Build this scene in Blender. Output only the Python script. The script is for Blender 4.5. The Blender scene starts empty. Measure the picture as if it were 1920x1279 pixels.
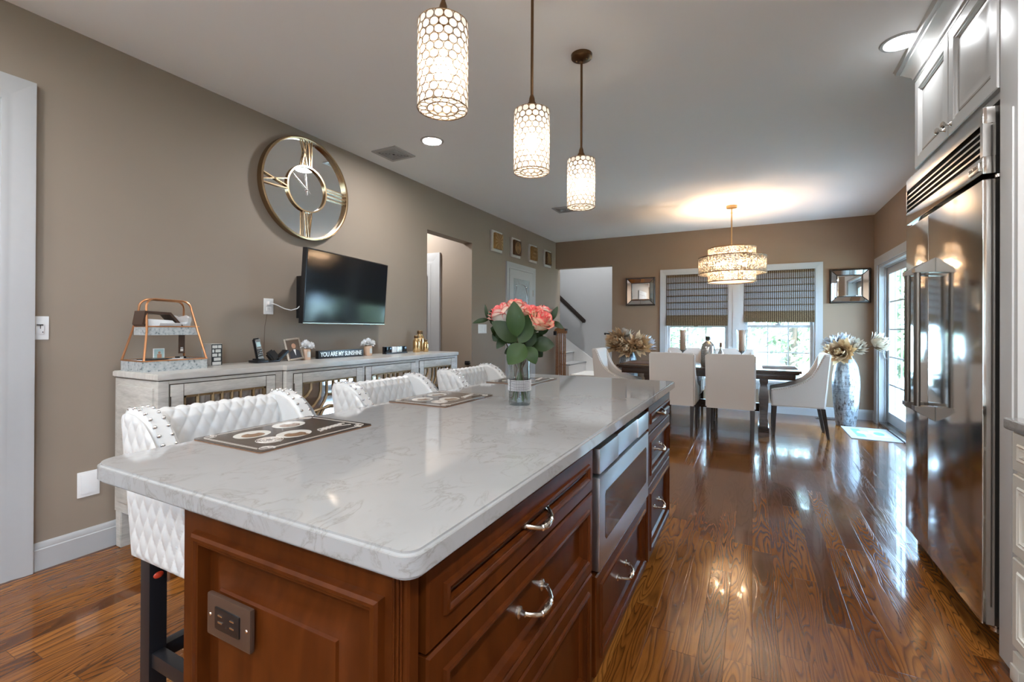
import bpy, bmesh, math, random
from mathutils import Vector, Matrix
random.seed(7)
PI = math.pi
SC = bpy.context.scene
COL = SC.collection

# ------------------------------------------------------------------ camera
def make_camera():
    a, b, r = math.radians(27.5), math.radians(.162), math.radians(.271)
    R0 = Vector((math.cos(a), math.sin(a), 0)); D0 = Vector((-math.sin(a), math.cos(a), 0)); Z = Vector((0, 0, 1))
    D = D0*math.cos(b) + Z*math.sin(b); U0 = -D0*math.sin(b) + Z*math.cos(b)
    R = R0*math.cos(r) + U0*math.sin(r); U = -R0*math.sin(r) + U0*math.cos(r)
    cd = bpy.data.cameras.new('camera'); cam = bpy.data.objects.new('camera', cd); COL.objects.link(cam)
    m = Matrix((R, U, -D)).transposed().to_4x4(); m.translation = Vector((0, 0, 1.22))
    cam.matrix_world = m
    cd.sensor_width = 36; cd.lens = 868.1/1920*36; cd.shift_y = -26.5/1920; cd.clip_start = .02
    SC.camera = cam
make_camera()

# ------------------------------------------------------------------ world, sun, exposure
w = bpy.data.worlds.new('world'); SC.world = w; w.use_nodes = True
bg = w.node_tree.nodes['Background']
bg.inputs[0].default_value = (.46, .71, 1.0, 1); bg.inputs[1].default_value = 12.0
sd = bpy.data.lights.new('sun', 'SUN'); sd.energy = 8; sd.angle = .02; sd.color = (1, .95, .86)
so = bpy.data.objects.new('sun', sd); COL.objects.link(so); so.rotation_euler = (math.radians(38), 0, math.radians(-25))
SC.view_settings.view_transform = 'Standard'; SC.view_settings.look = 'None'
SC.view_settings.exposure = 1.76; SC.view_settings.gamma = 1
SC.view_settings.use_curve_mapping = False
cy = SC.cycles
cy.max_bounces = 10; cy.diffuse_bounces = 5; cy.glossy_bounces = 5; cy.transmission_bounces = 8; cy.transparent_max_bounces = 24
cy.sample_clamp_indirect = 6; cy.caustics_reflective = False; cy.caustics_refractive = False
cy.use_denoising = True

LAMP_RECESSED = 170.0     # emission of the recessed ceiling lamps
LAMP_BULB = 21.0         # pendant bulbs
LAMP_CHAND = 250.0        # chandelier bulbs

# ------------------------------------------------------------------ material helpers
def nmat(name):
    m = bpy.data.materials.new(name); m.use_nodes = True
    nt = m.node_tree; b = nt.nodes['Principled BSDF']
    return m, nt, b
def nd(nt, t, **kw):
    n = nt.nodes.new(t)
    for k, v in kw.items():
        if k.startswith('_'): setattr(n, k[1:], v)
        else:
            s = n.inputs[int(k[1:])] if k[0] == 'i' and k[1:].isdigit() else n.inputs[k]
            if hasattr(v, 'is_output') or isinstance(v, bpy.types.NodeSocket): nt.links.new(v, s)
            else: s.default_value = v
    return n
def mth(nt, op, a, b=0.0, c=0.0):
    return nd(nt, 'ShaderNodeMath', _operation=op, i0=a, i1=b, i2=c).outputs[0]
def mixc(nt, f, a, b, bt='MIX'):
    n = nt.nodes.new('ShaderNodeMix'); n.data_type = 'RGBA'; n.blend_type = bt
    for s, v in ((n.inputs[0], f), (n.inputs[6], a), (n.inputs[7], b)):
        if isinstance(v, bpy.types.NodeSocket): nt.links.new(v, s)
        else: s.default_value = v if isinstance(v, (int, float)) else (*v[:3], 1)
    return n.outputs[2]
def ramp(nt, f, stops):
    n = nt.nodes.new('ShaderNodeValToRGB'); nt.links.new(f, n.inputs[0]); e = n.color_ramp.elements
    while len(e) < len(stops): e.new(.5)
    for i, (p, c) in enumerate(stops):
        e[i].position = p; e[i].color = (*c, 1) if len(c) == 3 else c
    return n.outputs[0]
def coord(nt, scale=(1, 1, 1), which='Object', loc=(0, 0, 0)):
    tc = nt.nodes.new('ShaderNodeTexCoord')
    return nd(nt, 'ShaderNodeMapping', Vector=tc.outputs[which], Scale=scale, Location=loc).outputs[0]
def bump(nt, b, h, s=.2, d=.01):
    n = nd(nt, 'ShaderNodeBump', Height=h, Strength=s, Distance=d); nt.links.new(n.outputs[0], b.inputs['Normal'])
def L(nt, a, b): nt.links.new(a, b)

def simple(name, col, rough=.5, metal=0.0, var=.08, scale=30, coat=0.0, bmp=0.0, spec=None, sheen=0):
    m, nt, b = nmat(name)
    c = coord(nt)
    n = nd(nt, 'ShaderNodeTexNoise', Vector=c, Scale=scale, Detail=4.0)
    col2 = tuple(max(0, x*(1-var)) for x in col); col1 = tuple(min(1, x*(1+var)) for x in col)
    L(nt, mixc(nt, n.outputs[0], col2, col1), b.inputs['Base Color'])
    b.inputs['Roughness'].default_value = rough; b.inputs['Metallic'].default_value = metal
    b.inputs['Coat Weight'].default_value = coat; b.inputs['Coat Roughness'].default_value = .08
    if spec is not None: b.inputs['Specular IOR Level'].default_value = spec
    if sheen: b.inputs['Sheen Weight'].default_value = sheen
    if bmp: bump(nt, b, n.outputs[0], bmp, .004)
    return m
def emit(name, col, s):
    m, nt, b = nmat(name)
    b.inputs['Base Color'].default_value = (*col, 1)
    b.inputs['Emission Color'].default_value = (*col, 1); b.inputs['Emission Strength'].default_value = s
    return m
def thin_glass(name, tint=(1, 1, 1), rough=.0, refl=1.0, cap=.22):
    m, nt, b = nmat(name)
    out = [n for n in nt.nodes if n.type == 'OUTPUT_MATERIAL'][0]
    tr = nd(nt, 'ShaderNodeBsdfTransparent', Color=(*tint, 1)); gl = nd(nt, 'ShaderNodeBsdfGlossy', Roughness=rough)
    lw = nd(nt, 'ShaderNodeFresnel', IOR=1.45)
    f = mth(nt, 'MINIMUM', mth(nt, 'MULTIPLY', lw.outputs[0], refl), cap)
    mx = nd(nt, 'ShaderNodeMixShader', i0=f, i1=tr.outputs[0], i2=gl.outputs[0])
    L(nt, mx.outputs[0], out.inputs[0]); nt.nodes.remove(b)
    return m

def oak_floor():
    m, nt, b = nmat('oak_floor')
    tc = nt.nodes.new('ShaderNodeTexCoord'); sp = nd(nt, 'ShaderNodeSeparateXYZ', Vector=tc.outputs['Object'])
    x, y = sp.outputs[0], sp.outputs[1]
    W_, LN = .092, 1.05
    xi = mth(nt, 'DIVIDE', x, W_); i = mth(nt, 'FLOOR', xi); fx = mth(nt, 'FRACT', xi)
    r1 = nd(nt, 'ShaderNodeTexWhiteNoise', _noise_dimensions='1D', W=i).outputs[0]
    yj = mth(nt, 'ADD', mth(nt, 'DIVIDE', y, LN), mth(nt, 'MULTIPLY', r1, 7.3)); j = mth(nt, 'FLOOR', yj); fy = mth(nt, 'FRACT', yj)
    cv = nd(nt, 'ShaderNodeCombineXYZ', X=i, Y=j)
    wn = nd(nt, 'ShaderNodeTexWhiteNoise', _noise_dimensions='2D', Vector=cv.outputs[0])
    rnd = wn.outputs[0]
    r2 = mth(nt, 'FRACT', mth(nt, 'MULTIPLY', rnd, 17.31))
    # cathedral figure: rings of a stretched, distorted noise, different on every board
    gx = mth(nt, 'ADD', mth(nt, 'MULTIPLY', x, 9.0), mth(nt, 'MULTIPLY', rnd, 37.0))
    gy = mth(nt, 'ADD', mth(nt, 'MULTIPLY', y, .95), mth(nt, 'MULTIPLY', rnd, 91.0))
    gv = nd(nt, 'ShaderNodeCombineXYZ', X=gx, Y=gy, Z=mth(nt, 'MULTIPLY', rnd, 13.0)).outputs[0]
    big = nd(nt, 'ShaderNodeTexNoise', Vector=gv, Scale=1.15, Detail=1.6, Roughness=.45).outputs[0]
    rings = mth(nt, 'FRACT', mth(nt, 'MULTIPLY', big, mth(nt, 'MULTIPLY_ADD', r2, 20.0, 13.0)))
    line = ramp(nt, rings, [(0, (.95, .95, .95)), (.22, (.5, .5, .5)), (.5, (.10, .10, .10)), (.85, (0, 0, 0)), (1, (.85, .85, .85))])
    fv = nd(nt, 'ShaderNodeCombineXYZ', X=mth(nt, 'MULTIPLY', x, 260.0), Y=mth(nt, 'MULTIPLY', y, 9.0), Z=mth(nt, 'MULTIPLY', rnd, 50.0)).outputs[0]
    fine = nd(nt, 'ShaderNodeTexNoise', Vector=fv, Scale=1.0, Detail=3.0).outputs[0]
    base = ramp(nt, rnd, [(0, (.11, .034, .006)), (.35, (.165, .055, .010)), (.7, (.22, .079, .015)), (1, (.27, .104, .021))])
    dark = mixc(nt, 1.0, base, (.22, .2, .2), 'MULTIPLY')
    lf = mth(nt, 'MULTIPLY', line, mth(nt, 'MULTIPLY_ADD', fine, .9, .38))
    c = mixc(nt, mth(nt, 'MINIMUM', lf, 1.0), base, dark)
    pores = ramp(nt, fine, [(.30, (.45, .42, .4)), (.48, (1, 1, 1))])
    c = mixc(nt, .55, c, pores, 'MULTIPLY')
    ex = mth(nt, 'MINIMUM', fx, mth(nt, 'SUBTRACT', 1.0, fx)); ey = mth(nt, 'MINIMUM', fy, mth(nt, 'SUBTRACT', 1.0, fy))
    gap = mth(nt, 'MINIMUM', mth(nt, 'DIVIDE', ex, .016), mth(nt, 'DIVIDE', ey, .0016)); gap = mth(nt, 'MINIMUM', gap, 1.0)
    c = mixc(nt, gap, mixc(nt, 1.0, base, (.35, .3, .3), 'MULTIPLY'), c)
    L(nt, c, b.inputs['Base Color'])
    wav = nd(nt, 'ShaderNodeTexNoise', Vector=coord(nt, (9, 3, 1)), Scale=1.0, Detail=2.0).outputs[0]
    tilt = mth(nt, 'MULTIPLY', mth(nt, 'SUBTRACT', fx, .5), mth(nt, 'SUBTRACT', rnd, .5))
    h = mth(nt, 'ADD', mth(nt, 'ADD', mth(nt, 'MULTIPLY', wav, .55), mth(nt, 'MULTIPLY', tilt, .12)), mth(nt, 'ADD', mth(nt, 'MULTIPLY', gap, .25), mth(nt, 'MULTIPLY', line, -.10)))
    bump(nt, b, h, .16, .012)
    b.inputs['Roughness'].default_value = .15
    b.inputs['Coat Weight'].default_value = .28; b.inputs['Coat Roughness'].default_value = .04; b.inputs['Specular IOR Level'].default_value = .30
    return m

def quartz():
    m, nt, b = nmat('quartz')
    c = coord(nt, (1, 1, 1))
    n1 = nd(nt, 'ShaderNodeTexNoise', Vector=coord(nt, (11, 7, 8)), Scale=1.0, Detail=8.0, Distortion=1.1, Roughness=.62).outputs[0]
    vein = mth(nt, 'ABSOLUTE', mth(nt, 'SUBTRACT', n1, .5)); v = ramp(nt, vein, [(0, (1, 1, 1)), (.010, (.4, .4, .4)), (.045, (0, 0, 0))])
    msk = nd(nt, 'ShaderNodeTexNoise', Vector=c, Scale=9.0, Detail=3.0).outputs[0]; mk = ramp(nt, msk, [(.40, (0, 0, 0)), (.60, (1, 1, 1))])
    f = mth(nt, 'MULTIPLY', v, mk)
    cloud = nd(nt, 'ShaderNodeTexNoise', Vector=c, Scale=9.0, Detail=6.0).outputs[0]
    base = mixc(nt, cloud, (.255, .255, .252), (.30, .30, .297))
    L(nt, mixc(nt, mth(nt, 'MULTIPLY', f, .62), base, (.165, .15, .135)), b.inputs['Base Color'])
    b.inputs['Roughness'].default_value = .065
    return m

def wood(name, c0, c1, rough=.3, coat=.3, sc=(2, 2, 18), dist=1.2, spec=.5):
    m, nt, b = nmat(name)
    n = nd(nt, 'ShaderNodeTexNoise', Vector=coord(nt, sc), Scale=1.6, Detail=6.0, Distortion=dist).outputs[0]
    f = nd(nt, 'ShaderNodeTexNoise', Vector=coord(nt, tuple(s*9 for s in sc)), Scale=1.0, Detail=3.0).outputs[0]
    c = ramp(nt, mth(nt, 'MULTIPLY_ADD', f, .35, mth(nt, 'MULTIPLY', n, .7)), [(.3, c0), (.72, c1)])
    L(nt, c, b.inputs['Base Color'])
    b.inputs['Roughness'].default_value = rough; b.inputs['Coat Weight'].default_value = coat; b.inputs['Coat Roughness'].default_value = .15; b.inputs['Specular IOR Level'].default_value = spec
    return m

def steel(name, col=(.62, .60, .57), rough=.16, axis=(200, 2, 200)):
    m, nt, b = nmat(name)
    n = nd(nt, 'ShaderNodeTexNoise', Vector=coord(nt, axis), Scale=1.0, Detail=3.0).outputs[0]
    b.inputs['Base Color'].default_value = (*col, 1); b.inputs['Metallic'].default_value = 1
    L(nt, mth(nt, 'MULTIPLY_ADD', n, .05, rough-.025), b.inputs['Roughness'])
    return m

def speckle(name):      # antiqued mercury glass panels of the chandelier
    m, nt, b = nmat(name)
    out = [n for n in nt.nodes if n.type == 'OUTPUT_MATERIAL'][0]
    v = nd(nt, 'ShaderNodeTexNoise', Vector=coord(nt), Scale=75.0, Detail=3.0, Roughness=.7).outputs[0]
    f = ramp(nt, v, [(.48, (0, 0, 0)), (.54, (1, 1, 1))])
    tr = nd(nt, 'ShaderNodeBsdfTransparent', Color=(.86, .85, .82, 1)); tl = nd(nt, 'ShaderNodeBsdfTranslucent', Color=(.95, .92, .86, 1))
    gl = nd(nt, 'ShaderNodeBsdfGlossy', Color=(.75, .73, .7, 1), Roughness=.18); df = nd(nt, 'ShaderNodeBsdfDiffuse', Color=(.42, .38, .33, 1))
    a = nd(nt, 'ShaderNodeMixShader', i0=.2, i1=tr.outputs[0], i2=tl.outputs[0]); a2 = nd(nt, 'ShaderNodeMixShader', i0=.22, i1=a.outputs[0], i2=gl.outputs[0])
    c = nd(nt, 'ShaderNodeMixShader', i0=.5, i1=gl.outputs[0], i2=df.outputs[0])
    mx = nd(nt, 'ShaderNodeMixShader', i0=f, i1=a2.outputs[0], i2=c.outputs[0]); L(nt, mx.outputs[0], out.inputs[0]); nt.nodes.remove(b)
    return m

def translucent(name, col, t=.6, trans=.1, gloss=.05, var=.12, scale=60):
    m, nt, b = nmat(name)
    out = [n for n in nt.nodes if n.type == 'OUTPUT_MATERIAL'][0]
    n = nd(nt, 'ShaderNodeTexNoise', Vector=coord(nt), Scale=scale, Detail=4.0).outputs[0]
    c = mixc(nt, n, tuple(x*(1-var) for x in col), tuple(min(1, x*(1+var)) for x in col))
    df = nd(nt, 'ShaderNodeBsdfDiffuse', Color=c); tl = nd(nt, 'ShaderNodeBsdfTranslucent', Color=c)
    tr = nd(nt, 'ShaderNodeBsdfTransparent'); gl = nd(nt, 'ShaderNodeBsdfGlossy', Roughness=.25)
    a = nd(nt, 'ShaderNodeMixShader', i0=t, i1=df.outputs[0], i2=tl.outputs[0])
    a = nd(nt, 'ShaderNodeMixShader', i0=trans, i1=a.outputs[0], i2=tr.outputs[0])
    a = nd(nt, 'ShaderNodeMixShader', i0=gloss, i1=a.outputs[0], i2=gl.outputs[0])
    L(nt, a.outputs[0], out.inputs[0]); nt.nodes.remove(b)
    return m

def blind_weave(name, ca, cb, hole_amt):
    m, nt, b = nmat(name)
    out = [n for n in nt.nodes if n.type == 'OUTPUT_MATERIAL'][0]
    tc = nt.nodes.new('ShaderNodeTexCoord'); sp = nd(nt, 'ShaderNodeSeparateXYZ', Vector=tc.outputs['Object'])
    x, z = sp.outputs[0], sp.outputs[2]
    sx = mth(nt, 'FRACT', mth(nt, 'MULTIPLY', x, 38.0)); st = ramp(nt, sx, [(0, (1, 1, 1)), (.30, (1, 1, 1)), (.38, (0, 0, 0)), (.92, (0, 0, 0)), (1, (1, 1, 1))])
    sz = mth(nt, 'FRACT', mth(nt, 'MULTIPLY', z, 95.0)); reed = ramp(nt, sz, [(0, (.25, .25, .25)), (.25, (1, 1, 1)), (.8, (1, 1, 1)), (1, (.25, .25, .25))])
    nz = nd(nt, 'ShaderNodeTexNoise', Vector=coord(nt, (70, 1, 160)), Scale=1.0, Detail=2.0).outputs[0]
    c = mixc(nt, st, ca, cb)
    c = mixc(nt, 1.0, c, ramp(nt, nz, [(.3, (.45, .42, .4)), (.6, (1.0, 1.0, 1.0))]), 'MULTIPLY')
    c = mixc(nt, .7, c, reed, 'MULTIPLY')
    df = nd(nt, 'ShaderNodeBsdfDiffuse', Color=c); tl = nd(nt, 'ShaderNodeBsdfTranslucent', Color=c); tr = nd(nt, 'ShaderNodeBsdfTransparent', Color=(.8, .85, .9, 1))
    a = nd(nt, 'ShaderNodeMixShader', i0=.35, i1=df.outputs[0], i2=tl.outputs[0])
    hole = mth(nt, 'MULTIPLY', mth(nt, 'SUBTRACT', 1.0, st), mth(nt, 'MULTIPLY', ramp(nt, nz, [(.5, (0, 0, 0)), (.62, (1, 1, 1))]), hole_amt))
    a = nd(nt, 'ShaderNodeMixShader', i0=hole, i1=a.outputs[0], i2=tr.outputs[0])
    L(nt, a.outputs[0], out.inputs[0]); nt.nodes.remove(b)
    return m

def galvanised():
    m, nt, b = nmat('galvanised_metal')
    v = nd(nt, 'ShaderNodeTexNoise', Vector=coord(nt, (1, 1, 1)), Scale=70.0, Detail=3.0).outputs[0]
    L(nt, ramp(nt, v, [(.30, (.13, .16, .18)), (.40, (.40, .44, .45)), (.7, (.56, .585, .58))]), b.inputs['Base Color'])
    b.inputs['Metallic'].default_value = .35; b.inputs['Roughness'].default_value = .45
    return m
def hammered(name, base, dk, scale=(1, 1, 1), rough=.3):
    m, nt, b = nmat(name)
    v = nd(nt, 'ShaderNodeTexNoise', Vector=coord(nt, scale), Scale=14.0, Detail=6.0, Roughness=.7).outputs[0]
    v2 = nd(nt, 'ShaderNodeTexNoise', Vector=coord(nt, (6, 6, 60)), Scale=1.0, Detail=3.0).outputs[0]
    c = ramp(nt, v, [(.36, dk), (.5, base), (.75, tuple(min(1, x*1.25) for x in base))])
    c = mixc(nt, .5, c, ramp(nt, v2, [(.38, (.35, .35, .37)), (.5, (1, 1, 1))]), 'MULTIPLY')
    L(nt, c, b.inputs['Base Color']); b.inputs['Metallic'].default_value = .65; b.inputs['Roughness'].default_value = rough
    bump(nt, b, v2, .25, .004)
    return m
def petal_mat(name, c_in, c_edge, t=.25):
    m, nt, b = nmat(name)
    at = nd(nt, 'ShaderNodeAttribute', _attribute_name='edge')
    f = ramp(nt, at.outputs['Fac'], [(.0, (0, 0, 0)), (.35, (.12, .12, .12)), (.8, (1, 1, 1))])
    L(nt, mixc(nt, f, c_in, c_edge), b.inputs['Base Color']); b.inputs['Roughness'].default_value = .55
    b.inputs['Subsurface Weight'].default_value = 0
    return m
def foliage(name, c0, c1):
    m, nt, b = nmat(name)
    n = nd(nt, 'ShaderNodeTexNoise', Vector=coord(nt), Scale=2.5, Detail=5.0).outputs[0]
    L(nt, ramp(nt, n, [(.3, c0), (.7, c1)]), b.inputs['Base Color']); b.inputs['Roughness'].default_value = .5; b.inputs['Specular IOR Level'].default_value = .3
    return m

M = {}
M['wall_warm_tint'] = simple('taupe_wall_warm_light', (.265, .178, .115), .62, var=.04, scale=3)  # same taupe paint, warm chandelier light put into its colour
M['wall'] = simple('taupe_wall_paint', (.258, .204, .155), .62, var=.025, scale=5)
M['ceiling'] = simple('ceiling_paint', (.85, .855, .855), .8, var=.01, scale=4)
M['trim'] = simple('white_trim_paint', (.40, .40, .397), .32, var=.02)
M['stair_white'] = simple('white_stair_paint', (.74, .74, .74), .4, var=.02)
M['stairwall'] = simple('gray_stair_paint', (.44, .455, .47), .7, var=.02, scale=4)
M['floor'] = oak_floor()
M['quartz'] = quartz()
M['cherry'] = wood('cherry_wood', (.034, .0070, .0010), (.078, .0185, .0030), .30, .0, (5, 5, 1.1), 1.8, .17)
M['cherry_dark'] = simple('dark_cherry_base', (.02, .008, .004), .6)  # darker brown for the toe kicks
M['nickel'] = simple('brushed_nickel', (.72, .68, .62), .22, 1, .03)
M['steel'] = steel('stainless_steel', (.62, .60, .57), .10)
M['steel_mw'] = steel('stainless_oven_steel', (.74, .77, .80), .30, (200, 2, 200))
M['steel_dk'] = steel('stainless_handle_steel', (.22, .205, .185), .40, (3, 3, 200))
M['black'] = simple('black_plastic', (.008, .008, .009), .3, var=.1)
M['darkglass'] = simple('dark_oven_glass', (.012, .008, .006), .06, 0, .05, coat=1)
M['tvscreen'] = simple('tv_screen', (.004, .005, .007), .10, 0, .05, coat=.0, spec=.35)
M['wcab'] = simple('white_cabinet_paint', (.50, .50, .49), .4, var=.02)
M['ccab'] = simple('glazed_cream_cabinet_paint', (.66, .64, .58), .35, var=.05)
M['glaze'] = simple('brown_glaze', (.12, .09, .06), .5)
M['leather'] = simple('white_leather', (.50, .50, .49), .33, var=.03, scale=90, bmp=.05)
M['cream'] = simple('cream_upholstery', (.66, .61, .56), .55, var=.03, scale=160, bmp=.06, sheen=.2)
M['espresso'] = wood('espresso_wood', (.009, .005, .0035), (.022, .012, .008), .4, .1, (3, 3, 14))
M['tablewood'] = wood('dark_table_wood', (.022, .012, .008), (.06, .032, .02), .25, .4, (2, 14, 14))
M['blackwood'] = simple('black_stool_wood', (.010, .010, .012), .35)
M['chrome'] = simple('chrome', (.66, .66, .67), .16, .95, .02)
M['graywash'] = wood('graywashed_wood', (.33, .31, .275), (.55, .53, .485), .4, .15, (3, 3, 16), 1.0)
M['graywash_h'] = wood('graywashed_wood_top', (.42, .40, .365), (.60, .58, .54), .3, .3, (10, 1.5, 3), .8)
M['grime'] = simple('dark_wash_line', (.05, .04, .03), .6)
M['fret'] = simple('antique_gold_fretwork', (.20, .135, .065), .4, .35, .2, 40)
M['mirror'] = simple('mirror_glass', (.86, .86, .85), .015, 1, .01)
M['amirror'] = simple('antique_mirror', (.74, .73, .71), .04, 1, .06, 12)
M['gold'] = simple('champagne_gold', (.44, .31, .18), .25, 1, .05)
M['bronze'] = simple('aged_bronze', (.13, .072, .032), .35, .85, .15)
M['brass'] = simple('warm_brass', (.50, .33, .16), .35, .9, .1)
M['capiz'] = translucent('capiz_shell', (.86, .82, .76), .5, .06, .06)
M['wire'] = simple('capiz_wire', (.20, .13, .07), .4, .6)
M['speckle'] = speckle('speckled_mercury_glass')
M['diffuser'] = translucent('lamp_diffuser', (.9, .86, .78), .75, .1, .0)
M['bulb'] = emit('warm_bulb', (1, .86, .68), LAMP_BULB)
M['cbulb'] = emit('chandelier_bulb', (1, .66, .40), LAMP_CHAND)
M['lens_stair'] = emit('added_stair_lens', (1, .98, .95), LAMP_RECESSED*.95)
M['lens_dim'] = emit('dim_recessed_lens', (.96, .98, 1), LAMP_RECESSED*.17)
M['lens'] = emit('recessed_lens', (.97, .98, 1), LAMP_RECESSED)
M['glass'] = thin_glass('clear_glass', (.97, .98, .98))
M['vaseglass'] = thin_glass('vase_glass', (.90, .93, .93), cap=.5)
M['pane'] = thin_glass('window_glass', (.96, .985, 1), refl=.8)
M['frost'] = simple('frosted_etched_glass', (.33, .36, .36), .25, 0, .15, 25)
M['copper'] = simple('copper_metal', (.60, .29, .14), .3, .9, .08)
M['galv'] = galvanised()
M['paper'] = simple('white_paper', (.7, .7, .69), .6)
M['brownplastic'] = simple('brown_plastic', (.055, .032, .022), .3)
M['woodgate'] = wood('varnished_gate_wood', (.19, .075, .026), (.34, .155, .06), .25, .5, (3, 3, 14))
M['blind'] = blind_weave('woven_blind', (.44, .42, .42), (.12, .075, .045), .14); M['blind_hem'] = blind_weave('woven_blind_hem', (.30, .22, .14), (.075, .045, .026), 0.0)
M['vasemetal'] = hammered('hammered_silver', (.34, .36, .38), (.07, .05, .035), (3, 3, 1))
M['mercury'] = hammered('mercury_bottle', (.62, .60, .56), (.2, .15, .1), (6, 6, 6), .15)
M['goldglass'] = simple('gold_mercury_glass', (.62, .42, .20), .15, .9, .25, 30)
M['darkframe'] = simple('dark_bronze_frame', (.035, .024, .017), .3, .5)
M['candle'] = simple('beige_candle_wax', (.58, .38, .26), .5)
M['dried'] = petal_mat('dried_petals', (.30, .155, .06), (.68, .49, .29))
M['dried_pale'] = petal_mat('pale_dried_petals', (.28, .20, .13), (.56, .48, .38))
M['dried_white'] = petal_mat('white_dried_petals', (.30, .29, .30), (.55, .57, .60))
M['rose'] = petal_mat('cream_pink_rose', (.76, .58, .40), (.74, .07, .08))
M['rose_pale'] = petal_mat('pale_pink_rose', (.74, .66, .55), (.72, .10, .10))
M['leaf'] = foliage('dark_green_leaf', (.006, .017, .002), (.014, .033, .004))
M['leaf2'] = foliage('fresh_green_leaf', (.010, .029, .003), (.024, .055, .006))
M['stem'] = simple('green_stem', (.035, .065, .016), .5)
M['twig'] = simple('brown_twig', (.09, .055, .035), .6)
M['band_dark'] = simple('dark_band_backing', (.06, .06, .065), .4, .3)
M['rhine'] = simple('rhinestone', (.80, .80, .81), .18, .35, .3, 400)
M['matbrown'] = simple('coffee_brown_print', (.040, .030, .026), .18, var=.2, scale=25, coat=.6)
M['matline'] = simple('pale_print_line', (.42, .38, .34), .3)
M['print_white'] = simple('white_print', (.58, .57, .53), .2, var=.12, scale=50, coat=.6)
M['print_tan'] = simple('tan_print', (.22, .12, .06), .2, var=.3, scale=40, coat=.6)
M['cork'] = simple('cork_edge', (.16, .08, .04), .8)
M['rug'] = simple('pale_gray_doormat', (.34, .35, .36), .9, var=.12, scale=80)
M['rug_blue'] = simple('blue_mat_print', (.13, .27, .42), .9)
M['rug_white'] = simple('white_mat_print', (.46, .47, .46), .9)
M['carpet'] = simple('gray_stair_carpet', (.30, .31, .32), .95, bmp=.3, scale=200)
M['red'] = simple('orange_red_cap', (.55, .05, .02), .4)
M['skin'] = simple('photo_skin', (.45, .24, .15), .5)
M['suit'] = simple('photo_suit', (.02, .022, .03), .5)
M['photo_bg'] = simple('photo_backdrop', (.10, .07, .05), .4)
M['photo_teal'] = simple('photo_teal', (.36, .50, .50), .4)
M['silver'] = simple('silver_frame', (.45, .42, .38), .25, .9, .15, 80)
M['peach'] = simple('peach_glass', (.62, .42, .29), .25, var=.12)
M['whiteflower'] = petal_mat('white_flower', (.72, .72, .70), (.84, .85, .86))
M['artgold'] = simple('gold_leaf', (.35, .20, .07), .35, .7, .4, 22)
M['artdark'] = simple('dark_gold_leaf', (.10, .05, .02), .4, .5, .5, 30)
M['artsilver'] = simple('silver_leaf', (.60, .58, .55), .4, .3, .2, 40)
M['teal'] = simple('teal_paper', (.10, .38, .36), .6)
M['grass'] = foliage('lawn', (.34, .38, .27), (.44, .47, .36))
M['bark'] = simple('bark', (.10, .07, .05), .9)
M['tree1'] = foliage('tree_leaves', (.13, .17, .09), (.26, .31, .18))
M['tree2'] = foliage('evergreen_leaves', (.10, .14, .11), (.18, .24, .18))
M['plastic_w'] = simple('white_plastic', (.74, .74, .73), .3, var=.01)
M['clearplastic'] = translucent('clear_plastic', (.8, .82, .83), .4, .45, .12)
M['slot'] = simple('dark_slot', (.012, .010, .009), .6)
M['deck'] = simple('gray_deck_boards', (.42, .40, .38), .8)

# ------------------------------------------------------------------ geometry helpers
def bmn(): return bmesh.new()
def box(bm, x0, x1, y0, y1, z0, z1, bev=0.0, seg=2):
    if x0 > x1: x0, x1 = x1, x0
    if y0 > y1: y0, y1 = y1, y0
    if z0 > z1: z0, z1 = z1, z0
    r = bmesh.ops.create_cube(bm, size=1.0, matrix=Matrix.Translation(((x0+x1)/2, (y0+y1)/2, (z0+z1)/2)) @ Matrix.Diagonal((x1-x0, y1-y0, z1-z0, 1)))
    if bev:
        es = list({e for v in r['verts'] for e in v.link_edges})
        bmesh.ops.bevel(bm, geom=es, offset=bev, segments=seg, affect='EDGES', profile=.7)
def obox(bm, mat, sx, sy, sz, bev=0.0):
    r = bmesh.ops.create_cube(bm, size=1.0, matrix=mat @ Matrix.Diagonal((sx, sy, sz, 1)))
    if bev:
        es = list({e for v in r['verts'] for e in v.link_edges})
        bmesh.ops.bevel(bm, geom=es, offset=bev, segments=2, affect='EDGES')
def prism(bm, pts, fn, a0, a1, bev=0.0, seg=2):
    """pts: closed 2D outline; fn(p, q, a) -> 3D; swept a0..a1"""
    n = len(pts)
    v0 = [bm.verts.new(fn(p[0], p[1], a0)) for p in pts]; v1 = [bm.verts.new(fn(p[0], p[1], a1)) for p in pts]
    fs = [bm.faces.new(v0[::-1]), bm.faces.new(v1)]
    for i in range(n): fs.append(bm.faces.new((v0[i], v0[(i+1) % n], v1[(i+1) % n], v1[i])))
    bmesh.ops.recalc_face_normals(bm, faces=fs)
    if bev:
        es = list({e for f in fs[:2] for e in f.edges})
        bmesh.ops.bevel(bm, geom=es, offset=bev, segments=seg, affect='EDGES')
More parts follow.
